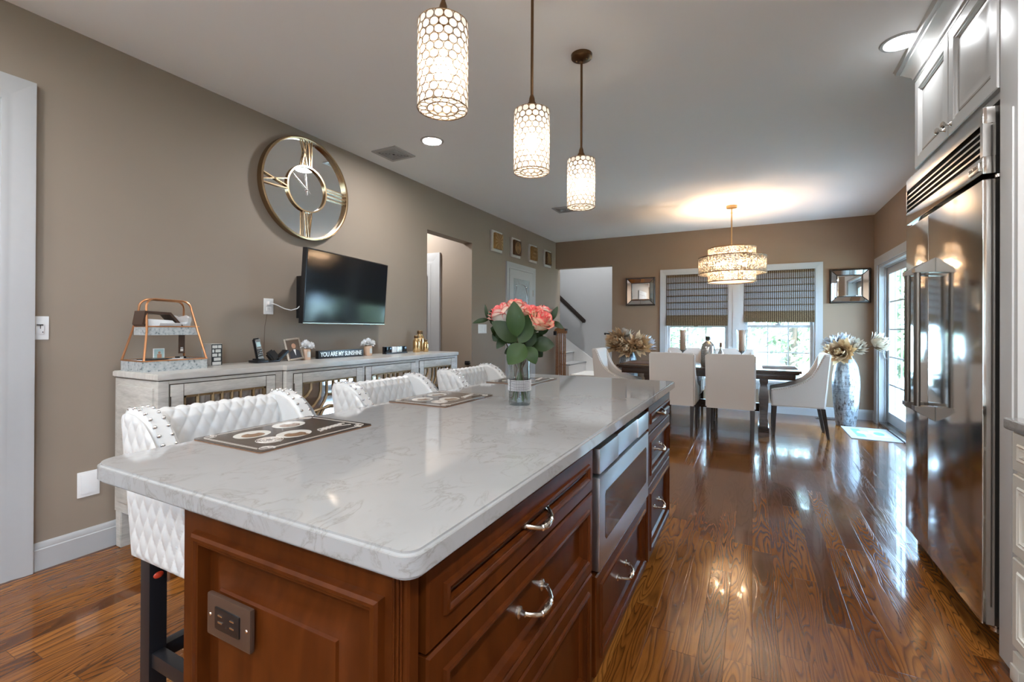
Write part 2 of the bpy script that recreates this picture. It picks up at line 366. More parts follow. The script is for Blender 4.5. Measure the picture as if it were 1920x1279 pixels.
def lathe(bm, prof, n=32, c=(0, 0, 0), cap0=True, cap1=True, a0=0, a1=2*PI):
    full = abs(a1-a0-2*PI) < 1e-6
    rings = []
    k = n if full else n+1
    for r, z in prof:
        if r < 1e-6: rings.append([bm.verts.new((c[0], c[1], c[2]+z))])
        else: rings.append([bm.verts.new((c[0]+r*math.cos(a0+(a1-a0)*i/n), c[1]+r*math.sin(a0+(a1-a0)*i/n), c[2]+z)) for i in range(k)])
    for A, B in zip(rings, rings[1:]):
        for i in range(n):
            j = (i+1) % k
            if len(A) == 1 and len(B) == 1: continue
            if len(A) == 1: bm.faces.new((A[0], B[j], B[i]))
            elif len(B) == 1: bm.faces.new((A[i], A[j], B[0]))
            else: bm.faces.new((A[i], A[j], B[j], B[i]))
    if cap0 and len(rings[0]) > 1: bm.faces.new(rings[0][::-1])
    if cap1 and len(rings[-1]) > 1: bm.faces.new(rings[-1])
def tube(bm, pts, r, n=8, closed=False, caps=True):
    pts = [Vector(p) for p in pts]; k = len(pts)
    rs = r if isinstance(r, (list, tuple)) else [r]*k
    rings = []; up = None
    for i, p in enumerate(pts):
        if closed: t = (pts[(i+1) % k]-pts[i-1]).normalized()
        else: t = (pts[min(i+1, k-1)]-pts[max(i-1, 0)]).normalized()
        if up is None: up = Vector((0, 0, 1)) if abs(t.z) < .9 else Vector((1, 0, 0))
        s = t.cross(up).normalized(); up = s.cross(t).normalized()
        rings.append([bm.verts.new(p + (s*math.cos(2*PI*j/n)+up*math.sin(2*PI*j/n))*rs[i]) for j in range(n)])
    prs = list(zip(rings, rings[1:])) + ([(rings[-1], rings[0])] if closed else [])
    for A, B in prs:
        for j in range(n): bm.faces.new((A[j], A[(j+1) % n], B[(j+1) % n], B[j]))
    if caps and not closed: bm.faces.new(rings[0][::-1]); bm.faces.new(rings[-1])
def sph(bm, c, r, u=12, v=8, s=(1, 1, 1)):
    bmesh.ops.create_uvsphere(bm, u_segments=u, v_segments=v, radius=1, matrix=Matrix.Translation(c) @ Matrix.Diagonal((r*s[0], r*s[1], r*s[2], 1)))
def grid(bm, nu, nv, fn, closed_u=False):
    vs = [[bm.verts.new(fn(i/nu, j/nv)) for j in range(nv+1)] for i in range(nu if closed_u else nu+1)]
    for i in range(nu):
        for j in range(nv):
            a, b_ = vs[i], vs[(i+1) % len(vs)]
            bm.faces.new((a[j], b_[j], b_[j+1], a[j+1]))
def steps(bm, P, w, h, st, cap=True):
    """nested rectangles: st = [(inset, height)], P(u, v, d) -> 3D"""
    loops = []
    for ins, d in st:
        loops.append([bm.verts.new(P(*q, d)) for q in ((ins, ins), (w-ins, ins), (w-ins, h-ins), (ins, h-ins))])
    fs = []
    for A, B in zip(loops, loops[1:]):
        for i in range(4): fs.append(bm.faces.new((A[i], A[(i+1) % 4], B[(i+1) % 4], B[i])))
    if cap: fs.append(bm.faces.new(loops[-1]))
    bmesh.ops.recalc_face_normals(bm, faces=fs)
    # keep outward: compare the cap with the outward axis
    out = (Vector(P(w/2, h/2, 1))-Vector(P(w/2, h/2, 0)))
    if cap and fs[-1].normal.dot(out) < 0: bmesh.ops.reverse_faces(bm, faces=fs)

def link(name, bm, m, parent=None, ang=35, smooth=True):
    me = bpy.data.meshes.new(name)
    bm.normal_update(); bm.to_mesh(me); bm.free()
    if isinstance(m, (list, tuple)):
        for q in m: me.materials.append(M[q] if isinstance(q, str) else q)
    else: me.materials.append(M[m] if isinstance(m, str) else m)
    if smooth and me.polygons:
        me.polygons.foreach_set('use_smooth', [True]*len(me.polygons)); me.set_sharp_from_angle(angle=math.radians(ang))
    o = bpy.data.objects.new(name, me); COL.objects.link(o)
    if parent is not None: o.parent = parent
    return o
def thing(name, label, cat, loc=(0, 0, 0), rz=0, group=None):
    o = bpy.data.objects.new(name, None); COL.objects.link(o); o.empty_display_size = .05
    o.location = loc; o.rotation_euler = (0, 0, rz); o['label'] = label; o['category'] = cat
    if group: o['group'] = group
    return o
def tag(o, label, cat, group=None):
    o['label'] = label; o['category'] = cat
    if group: o['group'] = group
    return o
def wpart(name, bm, m, t, ang=35, lab=None, base=None):
    """part given in world coordinates, under a thing (or a part of it) that is not rotated"""
    base = base if base is not None else t
    bmesh.ops.translate(bm, verts=bm.verts, vec=-Vector(base.location))
    o = link(name, bm, m, t, ang)
    if lab: o['label'] = lab
    return o
def part(name, bm, m, t, ang=35, lab=None):
    o = link(name, bm, m, t, ang)
    if lab: o['label'] = lab
    return o
def kids(o): return [c for c in bpy.data.objects if c.parent == o]
def copy_tree(o, parent=None):
    c = o.copy(); COL.objects.link(c); c.parent = parent
    for k in kids(o): copy_tree(k, c)
    return c
def dup(o, loc, rz, label, group=None):
    c = copy_tree(o); c.location = loc; c.rotation_euler = (0, 0, rz); c['label'] = label
    if group: c['group'] = group
    return c
def struct(name, bm, m, parent=None, label=None, cat=None, ang=35):
    o = link(name, bm, m, parent, ang)
    if parent is None:
        o['kind'] = 'structure'; o['label'] = label; o['category'] = cat
    return o
def sthing(name, label, cat, loc=(0, 0, 0)):
    o = thing(name, label, cat, loc); o['kind'] = 'structure'; return o
def wall_boxes(bm, fn, a0, a1, z0, z1, d0, d1, holes):
    """a wall as a grid of solid blocks around rectangular holes; fn(a, z, d) -> 3D"""
    As = sorted({a0, a1, *[h[0] for h in holes], *[h[1] for h in holes]}); Zs = sorted({z0, z1, *[h[2] for h in holes], *[h[3] for h in holes]})
    As = [a for a in As if a0 <= a <= a1]; Zs = [z for z in Zs if z0 <= z <= z1]
    solid = lambda i, j: 0 <= i < len(As)-1 and 0 <= j < len(Zs)-1 and not any(h[0]-1e-6 <= As[i] and As[i+1] <= h[1]+1e-6 and h[2]-1e-6 <= Zs[j] and Zs[j+1] <= h[3]+1e-6 for h in holes)
    vc = {}
    def V(a, z, d):
        k = (a, z, d)
        if k not in vc: vc[k] = bm.verts.new(fn(a, z, d))
        return vc[k]
    for i in range(len(As)-1):
        for j in range(len(Zs)-1):
            if not solid(i, j): continue
            A0, A1, Z0, Z1 = As[i], As[i+1], Zs[j], Zs[j+1]
            for d in (d0, d1): bm.faces.new((V(A0, Z0, d), V(A1, Z0, d), V(A1, Z1, d), V(A0, Z1, d)))
            for (di, dj, p, q) in ((-1, 0, (A0, Z0), (A0, Z1)), (1, 0, (A1, Z0), (A1, Z1)), (0, -1, (A0, Z0), (A1, Z0)), (0, 1, (A0, Z1), (A1, Z1))):
                if not solid(i+di, j+dj): bm.faces.new((V(*p, d0), V(*q, d0), V(*q, d1), V(*p, d1)))
    bmesh.ops.recalc_face_normals(bm, faces=bm.faces)
def text_bm(s, size, depth, xscale=1.0, bold=0.0):
    cu = bpy.data.curves.new('t', 'FONT'); cu.body = s; cu.size = size; cu.extrude = depth; cu.offset = bold
    cu.align_x = 'CENTER'; cu.align_y = 'CENTER'
    o = bpy.data.objects.new('t', cu); COL.objects.link(o)
    dg = bpy.context.evaluated_depsgraph_get(); me = bpy.data.meshes.new_from_object(o.evaluated_get(dg))
    bm = bmesh.new(); bm.from_mesh(me); bpy.data.objects.remove(o); bpy.data.curves.remove(cu); bpy.data.meshes.remove(me)
    bmesh.ops.scale(bm, verts=bm.verts, vec=(xscale, 1, 1))
    return bm

# ------------------------------------------------------------------ room dimensions
WX, RX, FY, CZ, BY = -3.168, 1.446, 7.783, 2.771, -2.6
LT = -3.298               # back of the left wall
STY = 9.0                 # stair wall
# ------------------------------------------------------------------ the setting
def build_shell():
    bm = bmn(); box(bm, -5.3, 1.62, BY-.1, 9.1, -.12, 0)
    struct('floor', bm, 'floor', None, 'glossy brown oak strip floor with strong dark grain', 'floor')
    bm = bmn(); box(bm, -5.3, 1.62, BY-.1, 7.93, CZ, CZ+.15)
    struct('ceiling', bm, 'ceiling', None, 'smooth off-white ceiling over kitchen and dining area', 'ceiling')
    bm = bmn(); wall_boxes(bm, lambda a, z, d: (d, a, z), BY, 8.0, 0, CZ, LT, WX, [(4.064, 4.975, 0, 2.297)])
    struct('wall_left', bm, 'wall', None, 'long taupe wall on the left with a hallway opening', 'wall')
    bm = bmn(); wall_boxes(bm, lambda a, z, d: (a, d, z), WX, RX+.174, 0, CZ, FY, FY+.15, [(-1.25, -.33, .45, 2.09), (-.13, .78, .45, 2.09), (WX, -2.131, 0, 2.297)])
    struct('wall_far', bm, 'wall_warm_tint', None, 'taupe end wall of the dining area with two windows', 'wall')
    bm = bmn(); wall_boxes(bm, lambda a, z, d: (d, a, z), BY, FY, 0, CZ, RX, RX+.174, [(5.75, 7.55, 0, 2.06), (-2.4, -1.4, 1.08, 2.2)])
    struct('wall_right', bm, 'wall_warm_tint', None, 'taupe wall on the right with the sliding glass door', 'wall')
    bm = bmn(); wall_boxes(bm, lambda a, z, d: (a, d, z), -5.3, 1.62, 0, CZ, BY-.1, BY, [])
    struct('wall_back', bm, 'ceiling', None, 'pale wall behind the kitchen viewpoint', 'wall')
    # hallway behind the opening
    bm = bmn(); box(bm, -5.3, LT, 4.975, 5.075, 0, CZ); box(bm, -5.3, LT, 3.96, 4.06, 0, CZ); box(bm, -5.3, -5.2, 4.06, 4.975, 0, CZ)
    struct('wall_hall', bm, 'wall', None, 'taupe hallway walls seen through the opening in left wall', 'wall')
    # stairwell
    bm = bmn(); box(bm, -5.3, -1.85, STY, STY+.1, 0, 4.6); box(bm, -1.95, -1.85, 7.93, STY, 0, 4.6); box(bm, -5.3, -5.2, 8.0, STY, 0, 4.6)
    box(bm, -5.3, LT, 7.9, 8.0, 0, 4.6); box(bm, -5.3, -1.85, 7.93, 8.0, CZ, 4.6)
    struct('wall_stair', bm, 'stairwall', None, 'pale gray stairwell walls behind the opening with handrail', 'wall')
    bm = bmn(); box(bm, -5.3, -1.85, 7.9, 9.1, 4.6, 4.7)
    struct('ceiling_stair', bm, 'ceiling', None, 'stairwell ceiling above the gray stair walls', 'ceiling')
    # baseboards
    pr = [(0, 0), (.016, 0), (.016, .102), (.012, .106), (.012, .124), (.005, .137), (0, .137)]
    bm = bmn()
    for y0, y1 in ((.94, 4.064), (4.975, 5.876), (6.868, 7.99)):
        prism(bm, pr, lambda p, q, a: (WX+p, a, q), y0, y1)
    struct('baseboard_left', bm, 'trim', None, 'white moulded baseboard along the left taupe wall', 'baseboard')
    bm = bmn(); prism(bm, pr, lambda p, q, a: (a, FY-p, q), -2.131, RX)
    struct('baseboard_far', bm, 'trim', None, 'white moulded baseboard under the dining windows', 'baseboard')
    bm = bmn(); prism(bm, pr, lambda p, q, a: (RX-p, a, q), 7.65, FY-.016)
    struct('baseboard_right', bm, 'trim', None, 'short white baseboard beside the sliding door casing', 'baseboard')

def casing_bm(bm, fn, a0, a1, z0, z1, wd, t=.022, bottom=False):
    """moulded casing round an opening; fn(a, z, d)"""
    pr = [(0, 0), (0, t*.55), (wd*.2, t*.7), (wd*.35, t*.6), (wd*.75, t), (wd, t), (wd, 0)]
    def run(p0, p1, od):    # inner edge from p0 to p1, od = outward direction in (a, z)
        n = len(pr); A = []; B = []
        dv = Vector((p1[0]-p0[0], p1[1]-p0[1])).normalized()
        for (o, d) in pr:
            m0 = o if run.m0 else 0; m1 = o if run.m1 else 0
            A.append(bm.verts.new(fn(p0[0]+od[0]*o-dv[0]*m0, p0[1]+od[1]*o-dv[1]*m0, d)))
            B.append(bm.verts.new(fn(p1[0]+od[0]*o+dv[0]*m1, p1[1]+od[1]*o+dv[1]*m1, d)))
        fs = [bm.faces.new(A[::-1]), bm.faces.new(B)]
        for i in range(n): fs.append(bm.faces.new((A[i], A[(i+1) % n], B[(i+1) % n], B[i])))
        bmesh.ops.recalc_face_normals(bm, faces=fs)
    run.m0 = bottom; run.m1 = True
    run((a0, z0), (a0, z1), (-1, 0)); run((a1, z0), (a1, z1), (1, 0))
    run.m0 = True
    run((a0, z1), (a1, z1), (0, 1))
    if bottom: run((a0, z0), (a1, z0), (0, -1))

def build_openings():
    # window casing, one painted trim round both windows
    bm = bmn(); fn = lambda a, z, d: (a, FY-d, z)
    casing_bm(bm, fn, -1.25, .78, .47, 2.085, .088)
    box(bm, -.335, -.125, FY-.02, FY, .47, 2.085, .004); box(bm, -.275, -.185, FY-.028, FY-.02, .47, 2.085, .004)
    box(bm, -1.36, .89, FY-.06, FY+.01, .43, .472, .006); box(bm, -1.33, .86, FY-.018, FY, .335, .43, .004)
    struct('trim_1', bm, 'trim', None, 'white casing, sill and apron round the two dining windows', 'window trim')
    for n, (x0, x1, lab) in enumerate(((-1.25, -.33, 'left white double-hung dining window behind a woven blind'), (-.13, .78, 'right white double-hung dining window behind a woven blind')), 1):
        t = sthing('window_%d' % n, lab, 'window', (x0, FY, .45))
        bm = bmn()
        for q in ((x0, x0+.022, .45, 2.09), (x1-.022, x1, .45, 2.09), (x0+.022, x1-.022, .45, .475), (x0+.022, x1-.022, 2.068, 2.09)):
            box(bm, q[0], q[1], FY+.002, FY+.148, q[2], q[3])
        wpart('window_frame', bm, 'trim', t)
        for z0, z1, yy in ((.475, 1.285, FY+.075), (1.245, 2.068, FY+.112)):
            X0, X1 = x0+.022, x1-.022; bm = bmn()
            box(bm, X0, X0+.036, yy-.016, yy+.016, z0, z1, .004); box(bm, X1-.036, X1, yy-.016, yy+.016, z0, z1, .004)
            box(bm, X0+.036, X1-.036, yy-.016, yy+.016, z0, z0+.042, .004); box(bm, X0+.036, X1-.036, yy-.016, yy+.016, z1-.036, z1, .004)
            s = wpart('sash', bm, 'trim', t)
            bm = bmn()
            for i in (1, 2):
                xx = X0+.036+(X1-X0-.072)*i/3; box(bm, xx-.008, xx+.008, yy-.006, yy+.006, z0+.042, z1-.036)
            zz = (z0+z1)/2; box(bm, X0+.036, X1-.036, yy-.0055, yy+.0055, zz-.008, zz+.008)
            wpart('muntins', bm, 'trim', s, base=t)
            bm = bmn(); box(bm, X0+.03, X1-.03, yy-.002, yy+.002, z0+.03, z1-.03)
            wpart('pane', bm, 'pane', s, base=t)
        bm = bmn(); xm = (x0+x1)/2
        box(bm, xm-.035, xm+.035, FY+.045, FY+.075, 1.285, 1.305, .004); box(bm, xm-.012, xm+.02, FY+.035, FY+.06, 1.305, 1.318, .004)
        wpart('sash_lock', bm, 'trim', t)
    # window added out of view behind the viewpoint to bring light into the kitchen
    t = sthing('window_3', 'unseen white window added behind the viewpoint to light the kitchen', 'window', (RX, -1.9, 1.08)); bm = bmn()
    for q in ((-2.4, -2.36, 1.08, 2.2), (-1.44, -1.40, 1.08, 2.2), (-2.36, -1.44, 1.08, 1.12), (-2.36, -1.44, 2.16, 2.2), (-1.92, -1.88, 1.12, 2.16)): box(bm, RX+.07, RX+.12, q[0], q[1], q[2], q[3], .004)
    wpart('window_frame', bm, 'trim', t)
    bm = bmn(); casing_bm(bm, lambda a, z, d: (RX-d, a, z), -2.4, -1.4, 1.08, 2.2, .085, .022, True); wpart('casing', bm, 'trim', t)
    bm = bmn(); box(bm, RX+.093, RX+.097, -2.37, -1.43, 1.11, 2.17); wpart('pane', bm, 'pane', t)
    # sliding glass door
    t = sthing('door_1', 'white sliding glass door with grid panes beside the tall silver vase', 'sliding door', (RX, 6.65, 0))
    bm = bmn(); fn = lambda a, z, d: (RX-d, a, z)
    casing_bm(bm, fn, 5.75, 7.55, 0, 2.06, .095, .026)
    wpart('casing', bm, 'trim', t)
    bm = bmn(); box(bm, RX+.004, RX+.17, 7.522, 7.549, 0, 2.059); box(bm, RX+.004, RX+.17, 5.751, 5.778, 0, 2.059); box(bm, RX+.004, RX+.17, 5.778, 7.522, 2.03, 2.059)
    box(bm, RX+.06, RX+.075, 7.508, 7.522, 0, 2.03); box(bm, RX+.06, RX+.075, 5.778, 7.522, 2.015, 2.03)
    wpart('door_frame', bm, 'trim', t)
    bm = bmn(); box(bm, RX+.004, RX+.173, 5.778, 7.522, .001, .03, .004); box(bm, RX+.09, RX+.10, 5.778, 7.522, .03, .042)
    wpart('threshold', bm, 'steel', t)
    for y0, y1, xx in ((6.62, 7.52, RX+.105), (5.78, 6.70, RX+.145)):
        bm = bmn(); z0, z1 = .045, 2.028
        box(bm, xx-.018, xx+.018, y0, y0+.085, z0, z1, .004); box(bm, xx-.018, xx+.018, y1-.085, y1, z0, z1, .004)
        box(bm, xx-.018, xx+.018, y0+.085, y1-.085, z0, z0+.13, .004); box(bm, xx-.018, xx+.018, y0+.085, y1-.085, z1-.1, z1, .004)
        p = wpart('door_panel', bm, 'trim', t)
        bm = bmn()
        for k in range(1, 5):
            zz = z0+.13+(z1-.1-z0-.13)*k/5; box(bm, xx-.007, xx+.007, y0+.085, y1-.085, zz-.009, zz+.009)
        for k in (1, 2):
            yy = y0+.085+(y1-y0-.17)*k/3; box(bm, xx-.0075, xx+.0075, yy-.009, yy+.009, z0+.13, z1-.1)
        wpart('muntins', bm, 'trim', p, base=t)
        bm = bmn(); box(bm, xx-.002, xx+.002, y0+.08, y1-.08, z0+.12, z1-.09); wpart('pane', bm, 'pane', p, base=t)
    bm = bmn()
    tube(bm, [(RX+.088, 7.478, 1.07), (RX+.055, 7.478, 1.06), (RX+.042, 7.478, 1.02), (RX+.042, 7.478, .90), (RX+.055, 7.478, .86), (RX+.088, 7.478, .85)], .009, 8)
    box(bm, RX+.078, RX+.088, 7.46, 7.497, .83, 1.09, .003)
    wpart('handle', bm, 'trim', t)
    # pantry door on the left wall
    t = sthing('door_2', 'white pantry door with etched glass panel on the left wall', 'door', (WX, 6.37, 0))
    fn = lambda a, z, d: (WX+d, a, z)
    bm = bmn(); casing_bm(bm, fn, 5.966, 6.778, 0, 2.10, .088, .024); wpart('casing', bm, 'trim', t)
    bm = bmn(); y0, y1 = 5.975, 6.77
    g0, g1, gz0, gz1 = 6.10, 6.645, .95, 1.965
    for q in ((y0, g0, .01, 2.095), (g1, y1, .01, 2.095), (g0, g1, .01, gz0), (g0, g1, gz1, 2.095)): box(bm, WX+.001, WX+.016, q[0], q[1], q[2], q[3])
    steps(bm, lambda u, v, d: (WX+.016+d, g0+u, .2+v), g1-g0, .6, [(0, 0), (.012, .006), (.03, -.004), (.06, -.004), (.075, .004)])
    lf = wpart('door_leaf', bm, 'trim', t)
    bm = bmn(); box(bm, WX+.002, WX+.010, g0, g1, gz0, gz1); wpart('glass_panel', bm, 'frost', lf, lab='etched gray glass panel', base=t)
    bm = bmn()
    yc, zc = (g0+g1)/2, (gz0+gz1)/2
    tube(bm, [(WX+.012, yc+(g1-g0)*.40*math.copysign(abs(math.cos(a))**.6, math.cos(a)), zc+(gz1-gz0)*.43*math.copysign(abs(math.sin(a))**.6, math.sin(a))) for a in [2*PI*i/48 for i in range(48)]], .006, 6, True)
    for sy in (-1, 1):
        for sz in (-1, 1): sph(bm, (WX+.012, yc+sy*.18, zc+sz*.40), .016, 8, 6)
    wpart('etched_border', bm, 'chrome', lf, base=t)
    bm = bmn()
    for zz in (.35, 1.10, 1.78): box(bm, WX+.016, WX+.028, 6.765, 6.779, zz-.05, zz+.05, .003)
    wpart('hinges', bm, 'nickel', t)
    # near left doorway
    t = sthing('door_3', 'white cased doorway at the left edge of the picture', 'door', (WX, .4, 0))
    bm = bmn(); casing_bm(bm, fn, -.06, .822, 0, 2.30, .117, .028)
    wpart('casing', bm, 'trim', t)
    bm = bmn(); box(bm, WX+.001, WX+.008, -.06, .822, .005, 2.30)
    steps(bm, lambda u, v, d: (WX+.008+d, .06+u, 1.2+v), .64, .95, [(0, 0), (.012, .006), (.03, -.003), (.06, -.003), (.08, .004)])
    steps(bm, lambda u, v, d: (WX+.008+d, .06+u, .2+v), .64, .85, [(0, 0), (.012, .006), (.03, -.003), (.06, -.003), (.08, .004)])
    wpart('door_leaf', bm, 'trim', t)
    # hall door beyond the opening
    t = sthing('door_4', 'white hallway door casing with dark leaded glass beyond the opening', 'door', (-4.3, 4.975, 0))
    fn2 = lambda a, z, d: (a, 4.975-d, z)
    bm = bmn(); casing_bm(bm, fn2, -4.75, -3.80, 0, 2.06, .15, .03); wpart('casing', bm, 'trim', t)
    bm = bmn(); box(bm, -4.75, -3.80, 4.955, 4.974, .01, 2.06); lf = wpart('door_leaf', bm, 'trim', t)
    bm = bmn(); box(bm, -4.62, -3.86, 4.945, 4.956, .25, 1.93); wpart('glass_panel', bm, 'darkframe', lf, lab='dark leaded glass', base=t)
    bm = bmn()
    for k in range(7): box(bm, -4.62, -3.86, 4.940, 4.946, .25+k*.28-.006, .25+k*.28+.006)
    for k in range(5): box(bm, -4.62+k*.19-.006, -4.62+k*.19+.006, 4.940, 4.946, .25, 1.93)
    wpart('leading', bm, 'nickel', lf, base=t)

def build_stairs():
    t = sthing('staircase', 'gray carpeted stairs with white skirting rising behind the far opening', 'stairs', (-2.5, 8.5, 0))
    bm = bmn(); bt = bmn()
    box(bm, -3.0, -1.951, 8.13, STY-.001, 0, .35); box(bt, -3.0, -1.951, 8.10, STY-.02, .35, .372, .006)
    box(bm, -3.167, -1.951, 7.94, 8.13, 0, .165); box(bt, -3.167, -1.951, 7.91, 8.13, .165, .187, .006)
    bc = bmn()
    for i in range(8):
        x1 = -3.0-.262*i; z = .372+.188*(i+1)
        box(bm, x1-.262, x1, 8.03, STY-.001, max(0, z-.188-.3), z-.022)
        box(bc, x1-.262, x1+.025, 8.03, STY-.02, z-.022, z, .006)
    wpart('risers', bm, 'stair_white', t); wpart('landing', bt, 'stair_white', t); wpart('carpet_treads', bc, 'carpet', t)
    bm = bmn()
    k = .188/.262
    prism(bm, [(-1.951, .372), (-1.951, .52), (-2.72, .52), (-2.78, .56), (-5.19, .56+k*2.41), (-5.19, .20+k*2.2), (-3.05, .372)], lambda p, q, a: (p, a, q), STY-.02, STY-.001)
    wpart('skirt_board', bm, 'stair_white', t)
    h = thing('stair_handrail', 'dark wood handrail with white underside on the gray stair wall', 'handrail', (-3.0, STY, 1.33))
    bm = bmn(); p0, p1 = Vector((-2.99, STY-.075, 1.345)), Vector((-4.6, STY-.075, 1.345+1.61*.93))
    d = (p1-p0); Lh = d.length; mt = Matrix.Translation((p0+p1)/2) @ Matrix.Rotation(math.atan2(d.z, -d.x), 4, 'Y')
    obox(bm, mt, Lh, .062, .078, .018); wpart('rail', bm, 'espresso', h)
    bm = bmn(); obox(bm, mt @ Matrix.Translation((0, .01, -.045)), Lh*.98, .03, .03, .006)
    for s in (-.45, 0, .45): obox(bm, mt @ Matrix.Translation((s*Lh, .045, -.04)), .03, .06, .03)
    wpart('rail_support', bm, 'trim', h)
    # wooden safety gate folded against the left jamb
    g = thing('safety_gate', 'brown varnished wooden safety gate folded beside the stair opening', 'gate', (-3.05, 7.74, 0))
    for i, x in enumerate((-3.135, -3.10, -3.065, -3.03, -2.995, -2.96)):
        bm = bmn(); tube(bm, [(x, 7.75-.012*(i % 2), .12), (x, 7.75-.012*(i % 2), 1.17)], .0135, 8); wpart('spindle', bm, 'woodgate', g)
    bm = bmn(); prism(bm, [(-3.16, 1.13), (-2.935, 1.13), (-2.935, 1.19), (-2.96, 1.215), (-3.0, 1.235), (-3.05, 1.24), (-3.10, 1.235), (-3.14, 1.215), (-3.16, 1.19)], lambda p, q, a: (p, a, q), 7.715, 7.775, .004)
    wpart('top_rail', bm, 'woodgate', g)
    bm = bmn(); box(bm, -3.16, -2.935, 7.715, 7.775, .06, .13, .005); wpart('bottom_rail', bm, 'woodgate', g)
    for nm, q in (('hinge_bracket', (-3.167, -3.115, 7.69, 7.715, 1.10, 1.17)), ('catch', (-2.955, -2.93, 7.70, 7.78, 1.18, 1.215)), ('foot', (-3.15, -3.13, 7.72, 7.77, .0, .06)), ('foot', (-2.97, -2.95, 7.72, 7.77, .0, .06))):
        bm = bmn(); box(bm, *q, .003); wpart(nm, bm, 'black', g)
    b = thing('gate_latch', 'black gate latch on the right jamb of the stair opening', 'latch', (-2.131, 7.78, 1.1))
    bm = bmn(); box(bm, -2.155, -2.132, 7.74, 7.782, 1.0, 1.16, .004); box(bm, -2.245, -2.155, 7.75, 7.775, 1.12, 1.145, .004); sph(bm, (-2.245, 7.762, 1.132), .02, 8, 6)
    wpart('latch_plate', bm, 'black', b)
    b = thing('hall_gate_bracket', 'small black bracket on the hallway opening behind third stool', 'bracket', (-3.2, 4.97, .78))
    bm = bmn(); box(bm, -3.25, -3.19, 4.945, 4.974, .75, .80, .004); box(bm, -3.235, -3.165, 4.92, 4.945, .765, .785, .003)
    wpart('bracket_plate', bm, 'black', b)

# ------------------------------------------------------------------ ceiling fittings
def build_ceiling():
    def recessed(x, y, lab):
        t = thing('recessed_light', lab, 'ceiling light', (x, y, CZ), 0, 'recessed ceiling lights')
        bm = bmn(); lathe(bm, [(.072, -.002), (.078, -.008), (.092, -.006), (.096, 0)], 40, cap0=False, cap1=False); part('trim_ring', bm, 'trim', t)
        bm = bmn(); lathe(bm, [(0, -.004), (.073, -.004)], 40, cap0=False, cap1=False); part('lens', bm, 'lens', t)
        return t
    l0 = recessed(-2.365, 3.092, 'round recessed ceiling light between the clock and nearest pendant')
    spots = [(.703, 3.167, 'round recessed ceiling light beside the white upper cabinet crown'),
             (-2.365, -.1, 'unseen round recessed light added above the near left doorway'), (.70, -.1, 'unseen round recessed light added above the near right counter'),
             (-2.365, -1.5, 'unseen round recessed light added at the rear left of the kitchen'), (.70, -1.5, 'unseen round recessed light added at the rear right of the kitchen')]  # all after the first are unseen lamps, added for brightness
    for i, (x, y, s) in enumerate(spots):
        q = dup(l0, (x, y, CZ), 0, s)
        if i == 0:
            for k in kids(q):
                if k.name.startswith('lens'): k.data = k.data.copy(); k.data.materials[0] = M['lens_dim']
    for x, y, s in ((.70, 1.40, 'unseen round recessed light added over the aisle before the refrigerator'), (-.87, -1.5, 'unseen round recessed light added at the rear middle of the kitchen'), (-2.365, -.9, 'unseen round recessed light added left of the rear kitchen'), (.70, -.9, 'unseen round recessed light added right of the rear kitchen')): dup(l0, (x, y, CZ), 0, s)  # more unseen lamps added to brighten the kitchen
    dup(l0, (-4.0, 4.5, CZ), 0, 'round recessed ceiling light in the hallway behind the opening')
    t = thing('added_stair_light', 'unseen round white light added high over the stairs', 'ceiling light', (-2.7, 8.5, 4.6))  # lamp added out of view to light the stairwell from above
    bm = bmn(); lathe(bm, [(.16, 0), (.17, -.03), (.165, -.04), (.15, -.04)], 40, cap0=False, cap1=False); part('rim', bm, 'trim', t)
    bm = bmn(); lathe(bm, [(0, -.05), (.08, -.047), (.15, -.035)], 40, cap0=False, cap1=False); part('lens', bm, 'lens_stair', t)
    def vent(x, y, lab):
        t = thing('ceiling_vent', lab, 'vent', (x, y, CZ), 0, 'white ceiling registers')
        bm = bmn(); a, c = .135, .135
        for q in ((-a, -a+.03, -c, c), (a-.03, a, -c, c), (-a+.03, a-.03, -c, -c+.03), (-a+.03, a-.03, c-.03, c)): box(bm, q[0], q[1], q[2], q[3], -.012, -.001, .003)
        part('vent_frame', bm, 'trim', t)
        bm = bmn()
        for k in range(5):
            s = .10-.02*k
            for (p, q) in (((-s, -s), (s, -s)), ((s, -s), (s, s)), ((s, s), (-s, s)), ((-s, s), (-s, -s))):
                x0, x1 = sorted((p[0], q[0])); y0, y1 = sorted((p[1], q[1]))
                box(bm, x0-.0045, x1+.0045, y0-.0045, y1+.0045, -.014, -.008)
        part('louvres', bm, 'trim', t)
        bm = bmn(); box(bm, -.105, .105, -.105, .105, -.006, -.0015); part('vent_throat', bm, 'slot', t)
        return t
    v = vent(-2.84, 3.16, 'white square ceiling vent above the television')
    dup(v, (-2.17, 5.65, CZ), 0, 'white square ceiling vent behind the farthest pendant')

